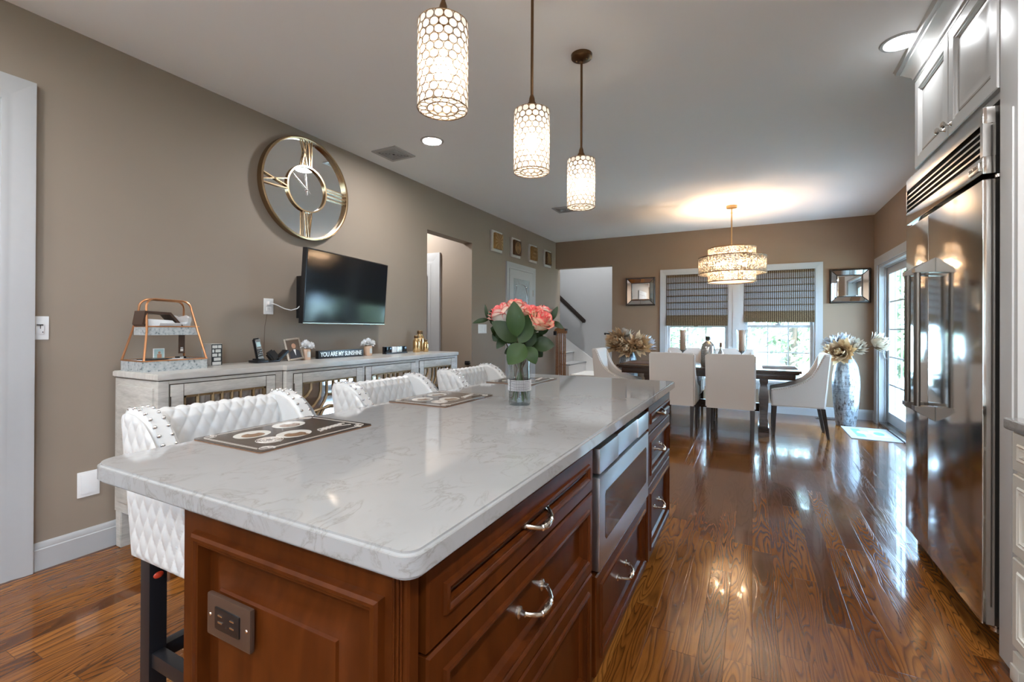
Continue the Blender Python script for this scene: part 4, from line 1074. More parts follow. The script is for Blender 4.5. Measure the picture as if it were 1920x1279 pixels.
    sprig('sprig with pale leaves reaching right over the counter', [(988, 746, 0), (982, 690, 0), (990, 650, -.01), (1000, 640, 0)],
          [((1002, 645, -.01), (1042, 646, -.02), 30, .12, None), ((998, 648, 0), (1020, 622, .02), 22, .08, None), ((992, 650, -.02), (1003, 616, -.01), 22, .08, None), ((1000, 650, .0), (1020, 668, .0), 22, .1, None)], 'leaf')
    sprig('thin sprig with narrow leaves at the left edge', [(962, 748, .0), (972, 690, 0), (950, 640, 0), (930, 608, 0), (918, 598, 0)],
          [((918, 598, 0), (888, 605, -.01), 9, .1, None), ((916, 597, 0), (911, 570, 0), 6, .08, None), ((920, 596, 0), (932, 575, 0), 12, -.08, None), ((930, 608, 0), (922, 590, -.01), 13, .08, None), ((938, 622, 0), (922, 614, -.02), 24, .1, None), ((940, 626, -.01), (927, 638, -.02), 22, .1, None)], 'leaf')
    sprig('thin sprig with narrow leaves at the right edge', [(990, 748, .01), (982, 690, .01), (1010, 630, .02), (1030, 606, .02), (1040, 594, .02)],
          [((1036, 600, .02), (1049, 572, .02), 11, .08, None), ((1030, 604, .02), (1022, 572, .02), 10, -.08, None), ((1036, 602, .02), (1060, 615, .0), 11, .12, None), ((1014, 626, .02), (1034, 606, .02), 16, .1, None)], 'leaf')
    bm_sp = [((958, 640, .03), (938, 640, .03), 18, .1, (0, 0, 1)), ((985, 640, .04), (1000, 655, .03), 20, .1, None), ((965, 650, .03), (985, 626, .03), 24, .1, None), ((968, 655, .02), (948, 662, .0), 18, .1, None), ((990, 655, .0), (972, 660, -.03), 18, .1, None)]
    sprig('dark inner sprig filling the middle of the bouquet', [(978, 748, .02), (979, 690, .01), (975, 645, .03)], bm_sp, 'leaf')
# ------------------------------------------------------------------ sideboard and what stands on it
SBZ = .975
def build_sideboard():
    t = thing('sideboard', 'long graywashed wood sideboard with mirrored fretwork doors along left wall', 'sideboard', (-2.92, 2.6, 0))
    bx = -3.145; units = [(1.262, 1.965, -2.69), (1.965, 3.29, -2.65), (3.29, 3.955, -2.69)]
    bm = bmn()
    for y0, y1, fx in units:
        box(bm, bx, fx-.02, y0+.006, y1-.006, .20, .938)
        box(bm, fx-.02, fx, y0, y0+.05, .20, .938, .003); box(bm, fx-.02, fx, y1-.05, y1, .20, .938, .003)
        box(bm, fx-.02, fx, y0+.05, y1-.05, .918, .938, .002); box(bm, fx-.02, fx, y0+.05, y1-.05, .20, .262, .002)
    box(bm, -2.67, -2.65, 2.615, 2.640, .262, .918)
    for yy in (1.262, 3.955-.012): box(bm, bx+.04, -2.74, yy-.004, yy+.016, .26, .90, .003)
    wpart('carcass', bm, 'graywash', t)
    bm = bmn()
    prism(bm, [(bx, 1.255), (-2.68, 1.255), (-2.68, 1.960), (-2.64, 1.960), (-2.64, 3.295), (-2.68, 3.295), (-2.68, 3.962), (bx, 3.962)], lambda p, q, a: (p, q, a), .942, SBZ, .004)
    wpart('top', bm, 'graywash_h', t)
    bm = bmn()
    for y0, y1, fx in units: box(bm, bx, fx+.002, y0+.002, y1-.002, .937, .943)
    wpart('dark_strip', bm, 'grime', t)  # thin dark strip between carcass and top
    for y in (1.30, 1.94, 3.32, 3.92):
        for x0 in (bx+.035, -2.725):
            bm = bmn()
            prism(bm, [(-.033, .2), (.033, .2), (.022, 0), (-.022, 0)], lambda p, q, a: (x0+p, y+a, q), -.030, .030, .004); wpart('leg', bm, 'graywash', t)
    for (y0, y1, fx) in ((1.318, 1.912, -2.69), (2.018, 2.612, -2.65), (2.643, 3.237, -2.65), (3.345, 3.902, -2.69)):
        bm = bmn(); z0, z1 = .265, .915; s = .062
        for q in ((y0, y0+s, z0, z1), (y1-s, y1, z0, z1), (y0+s, y1-s, z0, z0+s), (y0+s, y1-s, z1-s, z1)): box(bm, fx-.015, fx+.006, q[0], q[1], q[2], q[3], .003)
        d = wpart('door', bm, 'graywash', t)
        bm = bmn()
        for q in ((y0-.005, y0, z0-.005, z1+.005), (y1, y1+.005, z0-.005, z1+.005), (y0, y1, z0-.005, z0), (y0, y1, z1, z1+.005)): box(bm, fx, fx+.0012, *q)
        for yy in (y0+s, y1-s): box(bm, fx+.0055, fx+.0064, yy-.0012, yy+.0012, z0, z1)
        wpart('glaze_line', bm, 'grime', d, base=t)
        bm = bmn(); box(bm, fx-.012, fx-.008, y0+s, y1-s, z0+s, z1-s); wpart('mirror_panel', bm, 'amirror', d, base=t)
        a0, a1, b0, b1 = y0+s, y1-s, z0+s, z1-s; w_, h_ = a1-a0, b1-b0; yc = (a0+a1)/2; zc = (b0+b1)/2; bm = bmn()
        def bar(pts): tube(bm, [(fx-.002, p, q) for p, q in pts], .0085, 4)
        for q in ((a0, a1, b1-.012, b1), (a0, a1, b0, b0+.012), (a0, a0+.012, b0, b1), (a1-.012, a1, b0, b1)): box(bm, fx-.010, fx+.004, q[0], q[1], q[2], q[3])
        for sy in (-1, 1):
            for sz in (-1, 1):
                # the pair of ogee bars that drop from the rail and cross, and the ring arcs between them
                bar([(yc+sy*(w_*.17), zc+sz*h_*.5), (yc+sy*w_*.17, zc+sz*h_*.36), (yc+sy*w_*.20, zc+sz*h_*.27), (yc+sy*w_*.28, zc+sz*h_*.19), (yc+sy*w_*.40, zc+sz*h_*.12), (yc+sy*w_*.5, zc+sz*h_*.03)])
                bar([(yc+sy*(w_*.34), zc+sz*h_*.5), (yc+sy*w_*.34, zc+sz*h_*.40), (yc+sy*w_*.40, zc+sz*h_*.33), (yc+sy*w_*.5, zc+sz*h_*.28)])
                bar([(yc+sy*w_*.06, zc+sz*h_*.5), (yc+sy*w_*.06, zc+sz*h_*.30)])
                bar([(yc-sy*w_*.06, zc+sz*h_*.30), (yc+sy*w_*.06, zc+sz*h_*.30)])
                bar([(yc+sy*w_*.06, zc+sz*h_*.30), (yc+sy*w_*.10, zc+sz*h_*.22), (yc+sy*w_*.20, zc+sz*h_*.10), (yc+sy*w_*.34, zc-sz*h_*.02), (yc+sy*w_*.5, zc-sz*h_*.14)])
            bar([(yc+sy*w_*.5*math.cos(a), zc+h_*.13*math.sin(a)) for a in [PI/2*i/8 for i in range(-8, 9)]])
        tube(bm, [(fx-.002, yc+w_*.17*math.cos(2*PI*j/32), zc+h_*.15*math.sin(2*PI*j/32)) for j in range(32)], .0085, 4, True)
        wpart('fretwork', bm, 'fret', d, base=t)
        bm = bmn()
        for zz in (.33, .58, .83): box(bm, fx, fx+.008, y0-.006, y0+.001, zz-.025, zz+.025)
        wpart('hinges', bm, 'grime', d, base=t)

def build_sideboard_items():
    # two-tier tray stand
    t = thing('tiered_tray', 'two-tier galvanised tray stand with copper handles on the sideboard', 'tray stand', (-2.98, 1.44, SBZ))
    def tray(nm, x0, x1, y0, y1, z0, h, p):
        bm = bmn(); th = .006
        box(bm, x0, x1, y0, y1, z0, z0+.006); box(bm, x0, x0+th, y0, y1, z0+.006, z0+h); box(bm, x1-th, x1, y0, y1, z0+.006, z0+h); box(bm, x0+th, x1-th, y0, y0+th, z0+.006, z0+h); box(bm, x0+th, x1-th, y1-th, y1, z0+.006, z0+h)
        o = wpart(nm, bm, 'galv', t)
        bm = bmn(); tube(bm, [(x0, y0, z0+h), (x1, y0, z0+h), (x1, y1, z0+h), (x0, y1, z0+h)], .004, 6, True); wpart('tray_rim', bm, 'copper', o, base=t)
    tray('lower_tray', -3.105, -2.875, 1.275, 1.605, SBZ, .058, t); tray('upper_tray', -3.06, -2.92, 1.315, 1.580, 1.172, .048, t)
    for s, xb, xm, xt in ((1, -2.872, -2.914, -2.962), (-1, -3.108, -3.066, -3.018)):
        bm = bmn(); z0 = SBZ+.058; pts = [(xb, 1.280, z0), (xm, 1.312, 1.20), (xt+s*.012, 1.325, 1.315)]
        for i in range(1, 7):
            a = PI/2*i/6; pts.append((xt+s*.012-s*.012*i/6, 1.325+.045*(1-math.cos(a)), 1.325+.048*math.sin(a)))
        for i in range(6, -1, -1):
            a = PI/2*i/6; pts.append((xt+s*.012-s*.012*i/6, 1.555-.045*(1-math.cos(a)), 1.320+.048*math.sin(a)))
        pts += [(xm, 1.570, 1.20), (xb, 1.598, z0)]
        tube(bm, pts, .0058, 8); wpart('copper_frame', bm, 'copper', t)
    o = thing('folder_box', 'dark brown folder box leaning in the upper tray', 'folder', (-2.99, 1.38, 1.185))
    bm = bmn(); prism(bm, [(1.352, 1.181), (1.300, 1.232), (1.312, 1.306), (1.440, 1.300), (1.505, 1.222), (1.495, 1.214), (1.436, 1.286), (1.322, 1.293), (1.312, 1.236), (1.360, 1.190)], lambda p, q, a_: (a_, p, q), -3.045, -2.935); wpart('cover', bm, 'brownplastic', o)
    bm = bmn(); prism(bm, [(1.362, 1.192), (1.316, 1.240), (1.325, 1.262), (1.45, 1.255), (1.49, 1.215)], lambda p, q, a_: (a_, p, q), -3.040, -2.942); wpart('pages', bm, 'paper', o)
    o = thing('printed_cards', 'pale printed cards with teal shapes in the upper tray', 'papers', (-2.95, 1.45, 1.185)); bm = bmn()
    mt3 = Matrix.Translation((-2.932, 1.43, 1.212)) @ Matrix.Rotation(-.9, 4, 'Y'); obox(bm, mt3, .07, .11, .002); wpart('card', bm, 'paper', o)
    bm = bmn()
    for dy, dz in ((-.03, .0), (.012, .004), (.03, -.012)): obox(bm, mt3 @ Matrix.Translation((dz, dy, .0015)), .016, .022, .001)
    wpart('card_print', bm, 'teal', o)
    o = thing('plastic_bag', 'clear plastic pouch with white papers in the upper tray', 'bag', (-2.98, 1.53, 1.18)); bm = bmn()
    grid(bm, 14, 10, lambda u, v: (-2.985+.028*math.sin(PI*v)*math.cos(2*PI*u)*(1+.25*math.sin(u*40)), 1.525+.050*math.sin(2*PI*u)*(.9+.1*math.sin(v*9)), 1.182+.100*v+.006*math.sin(u*25)), True)
    wpart('pouch', bm, 'clearplastic', o); bm = bmn(); box(bm, -2.998, -2.972, 1.495, 1.555, 1.183, 1.250, .004); wpart('papers', bm, 'paper', o)
    o = thing('paper_stack', 'loose papers lying in the lower galvanised tray', 'papers', (-2.98, 1.42, SBZ+.006)); bm = bmn()
    for k in range(6): obox(bm, Matrix.Translation((-2.985+.004*k, 1.40+.01*(k % 3), SBZ+.012+.0088*k)) @ Matrix.Rotation(.15*math.sin(k*2), 4, 'Z'), .16, .20, .006)
    wpart('sheets', bm, 'paper', o); bm = bmn(); obox(bm, Matrix.Translation((-2.955, 1.37, SBZ+.0645)) @ Matrix.Rotation(.5, 4, 'Z'), .10, .13, .004); wpart('dark_leaflet', bm, 'black', o)
    o = thing('photo_card', 'small photo card standing in the lower tray', 'photo', (-3.05, 1.43, SBZ+.06)); bm = bmn(); box(bm, -3.052, -3.048, 1.405, 1.462, SBZ+.055, SBZ+.118); wpart('card', bm, 'paper', o)
    bm = bmn(); box(bm, -3.048, -3.0472, 1.409, 1.458, SBZ+.06, SBZ+.114); wpart('picture', bm, 'photo_teal', o); bm = bmn(); sph(bm, (-3.047, 1.435, SBZ+.094), .007, 8, 6, (.15, 1, 1)); box(bm, -3.0474, -3.0465, 1.424, 1.447, SBZ+.06, SBZ+.086, .0002); wpart('person_picture', bm, 'skin', o)
    o = thing('price_tag', 'brown cardboard tag hanging under the upper tray', 'tag', (-2.95, 1.5, 1.10)); bm = bmn(); box(bm, -2.952, -2.949, 1.487, 1.520, 1.065, 1.172); wpart('tag_card', bm, 'brownplastic', o)
    bm = bmn(); box(bm, -2.949, -2.9484, 1.496, 1.511, 1.077, 1.092); box(bm, -2.949, -2.9484, 1.497, 1.510, 1.096, 1.100); wpart('tag_print', bm, 'print_white', o)
    o = thing('stapler', 'small dark green stapler on the papers in lower tray', 'stapler', (-3.03, 1.54, SBZ+.06)); bm = bmn(); box(bm, -3.045, -3.02, 1.515, 1.565, SBZ+.006, SBZ+.068, .003); wpart('body', bm, 'black', o); bm = bmn(); box(bm, -3.02, -3.0195, 1.53, 1.55, SBZ+.057, SBZ+.066); wpart('sticker', bm, 'paper', o)
    # boxed word sign
    o = thing('word_block', 'white block with black and white lettered face beside the tray', 'sign', (-3.055, 1.735, SBZ), math.radians(3)); bm = bmn(); box(bm, -.05, .045, -.034, .034, 0, .137, .001); part('block', bm, 'artsilver', o)
    bm = bmn(); box(bm, .045, .0462, -.0335, .0335, .002, .135); part('face_panel', bm, 'black', o)
    bm = bmn(); rows = [((-.024, .003), (.006, .023)), ((-.024, -.014), (-.008, .020)), ((-.024, .002), (.008, .021)), ((-.016, .020),), ((-.024, .022),)]
    for i, r in enumerate(rows):
        z1 = .130-.0262*i
        for (a, b) in r: box(bm, .0462, .0467, a*1.2, b*1.2, z1-.021, z1-.002)
    part('face_lettering', bm, 'print_white', o)
    # cordless phone and base
    o = thing('cordless_phone', 'black and silver cordless phone standing in its charging base', 'phone', (-3.0, 2.005, SBZ)); bm = bmn(); box(bm, -3.05, -2.95, 1.970, 2.052, SBZ, SBZ+.018, .006); box(bm, -3.03, -2.965, 1.985, 2.035, SBZ+.016, SBZ+.030, .006); wpart('base', bm, 'black', o)
    mt = Matrix.Translation((-2.998, 2.004, SBZ+.092)) @ Matrix.Rotation(.13, 4, 'X') @ Matrix.Rotation(-.12, 4, 'Y')
    bm = bmn(); obox(bm, mt, .028, .048, .155, .008); h = wpart('handset', bm, 'black', o)
    bm = bmn(); obox(bm, mt @ Matrix.Translation((.0145, 0, 0)), .003, .036, .138, .001); wpart('face_plate', bm, 'silver', h, base=o)
    bm = bmn(); obox(bm, mt @ Matrix.Translation((.0165, 0, .034)), .002, .026, .032); wpart('display', bm, 'photo_teal', h, base=o)
    bm = bmn()
    for i in range(4):
        for j in range(3): obox(bm, mt @ Matrix.Translation((.0165, -.011+.011*j, -.004-.014*i)), .002, .007, .008)
    wpart('keys', bm, 'black', h, base=o)
    o = thing('answering_machine', 'small black angled phone stand between the phone and photo frame', 'phone', (-3.0, 2.13, SBZ)); bm = bmn()
    obox(bm, Matrix.Translation((-2.99, 2.105, SBZ+.045)) @ Matrix.Rotation(.5, 4, 'X') @ Matrix.Rotation(-.4, 4, 'Y'), .05, .06, .075, .012); wpart('body', bm, 'black', o)
    bm = bmn(); box(bm, -3.04, -2.96, 2.055, 2.145, SBZ, SBZ+.014, .004); wpart('foot', bm, 'black', o)
    bm = bmn(); obox(bm, Matrix.Translation((-3.0, 2.185, SBZ+.044)) @ Matrix.Rotation(-.85, 4, 'X'), .06, .02, .10, .004); wpart('stand', bm, 'black', o)
    # photo frame
    o = thing('framed_portrait', 'tilted silver photo frame with a portrait of a person in a suit', 'photo frame', (-2.99, 2.275, SBZ), math.radians(68))
    mt = Matrix.Translation((0, .0, .083)) @ Matrix.Rotation(math.radians(17), 4, 'X').inverted() @ Matrix.Rotation(math.radians(-8), 4, 'Y')
    bm = bmn(); W_, H_ = .115, .165
    for q in ((-W_/2, -W_/2+.013, -H_/2, H_/2), (W_/2-.013, W_/2, -H_/2, H_/2), (-W_/2+.013, W_/2-.013, -H_/2, -H_/2+.013), (-W_/2+.013, W_/2-.013, H_/2-.013, H_/2)):
        obox(bm, mt @ Matrix.Translation(((q[0]+q[1])/2, 0, (q[2]+q[3])/2)), q[1]-q[0], .016, q[3]-q[2], .003)
    part('frame', bm, 'silver', o)
    bm = bmn(); obox(bm, mt @ Matrix.Translation((0, .002, 0)), W_-.02, .006, H_-.02); ph = part('photo', bm, 'photo_bg', o)
    bm = bmn(); 
    b2 = bmn(); sph(b2, (0, 0, 0), 1, 14, 10); bmesh.ops.transform(b2, matrix=mt @ Matrix.Translation((.004, -.0015, .024)) @ Matrix.Diagonal((.015, .001, .020, 1)), verts=b2.verts); part('face_picture', b2, 'skin', ph)
    prism(bm, [(-.036, -.068), (.042, -.068), (.036, -.016), (.014, -.002), (-.006, -.002), (-.03, -.016)], lambda p, q, a: mt @ Vector((p, a, q)), -.0018, -.001); part('suit_picture', bm, 'suit', ph)
    bm = bmn(); prism(bm, [(-.004, -.002), (.012, -.002), (.006, -.05)], lambda p, q, a: mt @ Vector((p, a, q)), -.0024, -.0018); part('shirt_picture', bm, 'paper', ph)
    bm = bmn(); obox(bm, Matrix.Translation((0, .055, .055)) @ Matrix.Rotation(math.radians(22), 4, 'X'), .05, .004, .118); part('easel_back', bm, 'black', o)
    # flower jars
    def jar(x, y, r, h, lab, sd):
        o = thing('flower_jar', lab, 'flower jar', (x, y, SBZ), 0, 'peach jars with white flowers')
        bm = bmn(); lathe(bm, [(0, 0), (r*.9, 0), (r, .006), (r, h-.012), (r*.92, h-.002), (r*.88, h), (r*.80, h), (r*.8, .02), (0, .02)], 28, cap0=False, cap1=False); b = part('jar', bm, 'peach', o)
        bm = bmn(); lathe(bm, [(r+.0006, h*.25), (r+.0006, h*.75)], 12, cap0=False, cap1=False, a0=-.4, a1=.75); part('jar_label', bm, 'print_white', b)
        bm = bmn(); lay = bm.verts.layers.float.new('edge'); rnd = random.Random(sd)
        for k in range(9):
            a = 2*PI*k/8; rr = r*.95 if k < 8 else 0; petal_head(bm, lay, (rr*math.cos(a), rr*math.sin(a), h+.018+(.022 if k == 8 else .006*math.sin(k*2))), (math.cos(a)*.9*(k < 8), math.sin(a)*.9*(k < 8), .8), .034, 26, sd+k, .2, .32)
        part('white_flowers', bm, 'whiteflower', o, 180)
    jar(-2.985, 2.375, .035, .082, 'peach glass jar of white flowers beside the photo frame', 5)
    jar(-2.985, 3.010, .036, .085, 'peach glass jar of white flowers right of the word sign', 25)
    # the word sign
    o = thing('word_sign', 'long black block sign with white capitals under the television', 'sign', (-2.985, 2.708, SBZ), math.radians(90-1.5)); bm = bmn(); box(bm, -.225, .225, -.016, .02, 0, .062, .001); part('block', bm, 'black', o)
    bm = text_bm('YOU ARE MY SUNSHINE', .049, .0006, .72, .0012)
    xs = [v.co.x for v in bm.verts]; k = .415/(max(xs)-min(xs)); bmesh.ops.scale(bm, verts=bm.verts, vec=(k, 1, 1))
    bmesh.ops.transform(bm, matrix=Matrix.Translation((0, -.0166, .031)) @ Matrix.Rotation(PI/2, 4, 'X'), verts=bm.verts); part('lettering', bm, 'print_white', o)
    # block calendar
    o = thing('desk_photo_blocks', 'low black frame with small clear photo blocks before gold jars', 'photo frame', (-2.985, 3.375, SBZ), math.radians(90)); bm = bmn()
    box(bm, -.145, .145, -.01, .04, 0, .012, .002); box(bm, -.145, .145, .02, .04, .012, .068, .002); part('frame', bm, 'black', o)
    for i, (m, xx) in enumerate((('tvscreen', -.105), ('artsilver', -.035), ('silver', .035), ('tvscreen', .105))):
        bm = bmn(); box(bm, xx-.032, xx+.032, -.008, .020, .012, .066, .003); part('photo_block', bm, m, o)
    # gold jars
    def gj(x, y, r, h, lab):
        o = thing('gold_jar', lab, 'jar', (x, y, SBZ), 0, 'gold mercury glass jars'); bm = bmn()
        lathe(bm, [(0, 0), (r*.92, 0), (r, .008), (r, h*.62), (r*.9, h*.72), (r*.62, h*.78), (r*.60, h*.82), (r*.66, h*.83), (r*.64, h), (r*.52, h), (r*.5, h*.8), (0, h*.7)], 28, cap0=False, cap1=False); part('jar_body', bm, 'goldglass', o)
        bm = bmn(); lathe(bm, [(r*.68, h*.84), (r*.70, h*.86), (r*.70, h*.97), (r*.67, h*.985)], 28, cap0=False, cap1=False); part('lid_band', bm, 'bronze', o)
    gj(-2.985, 3.668, .036, .168, 'left gold glass jar of medium size on the sideboard end')
    gj(-3.07, 3.83, .042, .215, 'tallest gold glass jar at the back of the three')
    gj(-2.965, 3.79, .028, .125, 'smallest gold glass jar standing in front of the others')

def build_left_wall_items():
    def plate(name, lab, cat, y, z, w_, h_, kind):
        t = thing(name, lab, cat, (WX, y, z)); bm = bmn(); box(bm, WX+.0005, WX+.006, y-w_/2, y+w_/2, z-h_/2, z+h_/2, .003); wpart('cover_plate', bm, 'plastic_w', t)
        if kind == 'rocker':
            bm = bmn(); box(bm, WX+.006, WX+.010, y-.016, y+.016, z-.032, z+.032, .001); wpart('rocker', bm, 'plastic_w', t)
            bm = bmn(); box(bm, WX+.010, WX+.013, y-.012, y+.012, z+.012, z+.018); box(bm, WX+.010, WX+.012, y+.001, y+.003, z-.004, z+.012); box(bm, WX+.010, WX+.0115, y+.009, y+.012, z-.024, z-.018); wpart('slider_marks', bm, 'slot', t)
        elif kind == 'outlet':
            bm = bmn()
            for dz in (-.02, .02): box(bm, WX+.006, WX+.009, y-.017, y+.017, z+dz-.016, z+dz+.016, .004)
            r = wpart('receptacle', bm, 'plastic_w', t); bm = bmn()
            for dz in (-.02, .02):
                for dy in (-.006, .006): box(bm, WX+.009, WX+.0095, y+dy-.001, y+dy+.001, z+dz-.004, z+dz+.006)
            wpart('slots', bm, 'slot', r, base=t)
        elif kind == 'frame':
            bm = bmn(); box(bm, WX+.006, WX+.009, y-w_*.36, y+w_*.40, z-h_*.38, z+h_*.40, .002); wpart('insert', bm, 'plastic_w', t)
        else:
            for k in (-1, 0, 1):
                bm = bmn(); box(bm, WX+.006, WX+.010, y+k*.06-.016, y+k*.06+.016, z-.032, z+.032, .001); wpart('rocker', bm, 'plastic_w', t)
        return t
    plate('light_switch', 'white dimmer switch plate beside the near left doorway', 'switch', .962, 1.210, .070, .117, 'rocker')
    plate('low_wall_plate', 'white square wall plate low on the wall by the sideboard', 'wall plate', 1.16, .375, .095, .135, 'frame')
    plate('wall_outlet', 'white wall outlet with a plug left of the television', 'outlet', 2.195, 1.372, .076, .117, 'outlet')
    plate('triple_switch', 'white triple switch plate on the wall behind the bouquet', 'switch', 5.235, 1.209, .21, .118, 'triple')
    o = thing('power_lead', 'white power lead drooping from the outlet to the television', 'cord', (WX, 2.3, 1.36)); bm = bmn(); box(bm, WX+.0096, WX+.035, 2.180, 2.208, 1.383, 1.408, .005); wpart('plug', bm, 'plastic_w', o)
    bm = bmn(); tube(bm, [(WX+.034, 2.196, 1.396), (WX+.055, 2.22, 1.385), (WX+.08, 2.27, 1.357), (WX+.10, 2.31, 1.347), (WX+.13, 2.34, 1.36), (WX+.15, 2.37, 1.40)], .0035, 8); wpart('cable', bm, 'plastic_w', o)
    o = thing('phone_lead', 'thin gray lead running down the wall below the outlet', 'cord', (WX, 2.19, 1.2)); bm = bmn(); tube(bm, [(WX+.009, 2.18, 1.315), (WX+.006, 2.165, 1.22), (WX+.006, 2.16, 1.08), (WX+.02, 2.155, .98)], .0015, 6); wpart('cable', bm, 'twig', o)
    # television
    t = thing('television', 'black flat television on a tilted wall bracket above the sideboard', 'television', (-2.975, 2.788, 1.525), math.radians(98.98))
    t.rotation_euler = (math.radians(3.7), 0, math.radians(98.98)); W_, H_ = 1.025, .556
    bm = bmn(); box(bm, -W_/2, W_/2, -.012, .028, -H_/2, H_/2, .004); box(bm, -.32, .32, .028, .05, -.22, .12, .01); part('housing', bm, 'black', t)
    bm = bmn(); box(bm, -W_/2+.010, W_/2-.010, -.0135, -.0118, -H_/2+.018, H_/2-.010); part('screen', bm, 'tvscreen', t)
    bm = bmn(); box(bm, -W_/2, W_/2, -.0138, -.0118, -H_/2, -H_/2+.008); box(bm, -.02, .02, -.0145, -.0125, -H_/2+.001, -H_/2+.006); part('lower_trim', bm, 'silver', t)
    bm = bmn(); box(bm, .22, .30, -.005, .01, -H_/2-.008, -H_/2); part('sensor', bm, 'black', t)
    m = thing('television_bracket', 'black bracket plate holding the television off the wall', 'bracket', (WX, 2.45, 1.45)); bm = bmn(); box(bm, WX+.001, WX+.07, 2.43, 2.475, 1.29, 1.62, .004); wpart('wall_plate', bm, 'black', m)
    bm = bmn(); tube(bm, [(WX+.05, 2.46, 1.57), (WX+.12, 2.60, 1.55)], .012, 8); tube(bm, [(WX+.05, 2.46, 1.42), (WX+.12, 2.60, 1.50)], .012, 8); wpart('arm', bm, 'black', m)
    # clock
    c = thing('wall_clock', 'large round mirrored wall clock with gold roman numerals', 'clock', (WX, 2.500, 2.312)); R = .388
    mt = Matrix.Rotation(PI/2, 4, 'Y') @ Matrix.Rotation(PI/2, 4, 'Z')      # local disc plane -> wall: x across (+y), y up (+z)
    bm = bmn(); lathe(bm, [(0, .022), (R, .022), (R, .012), (0, .012)], 72, cap0=False, cap1=False); bmesh.ops.transform(bm, matrix=mt, verts=bm.verts); part('mirror_face', bm, 'mirror', c)
    bm = bmn(); lathe(bm, [(R-.006, .002), (R+.012, .002), (R+.014, .03), (R+.012, .052), (R+.002, .054), (R-.006, .05), (R-.006, .002)], 72, cap0=False, cap1=False); bmesh.ops.transform(bm, matrix=mt, verts=bm.verts); part('outer_ring', bm, 'gold', c)
    r2 = .178; bm = bmn(); lathe(bm, [(r2-.006, .024), (r2+.006, .024), (r2+.006, .040), (r2-.006, .040), (r2-.006, .024)], 56, cap0=False, cap1=False); bmesh.ops.transform(bm, matrix=mt, verts=bm.verts); part('inner_ring', bm, 'gold', c)
    def num(name, ang, bars):
        bm = bmn()
        for (a0, a1) in bars:
            p0 = Vector((a0, r2+.004, .034)); p1 = Vector((a1, R-.004, .034)); d = p1-p0
            obox(bm, Matrix.Translation((p0+p1)/2) @ Matrix.Rotation(-math.atan2(d.x, d.y), 4, 'Z'), .008, d.length, .010)
        bmesh.ops.transform(bm, matrix=mt @ Matrix.Rotation(ang, 4, 'Z'), verts=bm.verts); part(name, bm, 'gold', c)
    num('numeral_twelve', 0, [(-.050, -.005), (-.005, -.050), (.014, .014), (.036, .036)])
    num('numeral_three', -PI/2, [(-.030, -.030), (0, 0), (.030, .030), (.055, .055)][:3] + [(-.052, -.052)])
    num('numeral_six', PI, [(.040, .040), (.004, -.018), (-.040, -.018)])
    num('numeral_nine', PI/2, [(-.040, -.040), (-.020, .036), (.036, -.020)])
    bm = bmn()
    for ang, ln in ((.10, .115), (.93, .165)):
        d = Vector((-math.sin(ang), math.cos(ang), 0)); p0 = d*-.045; p1 = d*ln
        tube(bm, [(p0.x, p0.y, .030), (0, 0, .031), (p1.x*.6, p1.y*.6, .030), (p1.x, p1.y, .030)], [.0015, .0025, .003, .0007], 6)
    sph(bm, (0, 0, .031), .009, 10, 8); bmesh.ops.transform(bm, matrix=mt, verts=bm.verts); part('hands', bm, 'nickel', c)
    # four raised panels above the pantry door
    labs = ['first silver and gold square wall panel, radiating sunburst pattern', 'second square wall panel, with a dark gold round medallion', 'third square wall panel, gold with small light blossoms', 'fourth square wall panel by the corner, dark with diagonal gold lines']
    for i, y in enumerate((5.582, 6.155, 6.757, 7.352)):
        z = 2.416; t = thing('wall_panel', labs[i], 'wall art', (WX, y, z), 0, 'square art panels on the left wall')
        bm = bmn(); box(bm, WX+.001, WX+.028, y-.142, y+.142, z-.142, z+.142, .003); wpart('silver_backing', bm, 'artsilver', t)
        bm = bmn(); box(bm, WX+.028, WX+.062, y-.108, y+.108, z-.108, z+.108, .004); b = wpart('raised_square', bm, 'artgold' if i in (0, 2) else 'artdark', t)
        bm = bmn(); X = WX+.0622
        if i == 0:
            for k in range(0, 24, 2):
                a0, a1 = 2*PI*k/24, 2*PI*(k+1)/24
                sq = lambda a: .104/max(abs(math.cos(a)), abs(math.sin(a)))
                bm.faces.new([bm.verts.new(p) for p in ((X, y, z), (X, y+sq(a0)*math.cos(a0), z+sq(a0)*math.sin(a0)), (X, y+sq(a1)*math.cos(a1), z+sq(a1)*math.sin(a1)))])
        elif i == 1:
            for r in (.085, .07, .05, .03, .012): tube(bm, [(X, y+r*math.cos(2*PI*j/28), z+r*math.sin(2*PI*j/28)) for j in range(28)], .004, 5, True)
        elif i == 2:
            for a in (-.05, 0, .05):
                for c_ in (-.06, 0, .06): sph(bm, (X, y+a+(c_*.4), z+c_), .014, 8, 6, (.3, 1, 1))
        else:
            for k in range(-4, 5): 
                pts = [(X, y+k*.03-.04+.08*q+.012*math.sin(q*6+k), z-.09+.18*q) for q in [j/8 for j in range(9)]]
                pts = [p for p in pts if abs(p[1]-y) < .094]
                if len(pts) > 1: tube(bm, pts, .004, 5)
        wpart('relief', bm, 'brass' if i else 'brass', b, base=t)
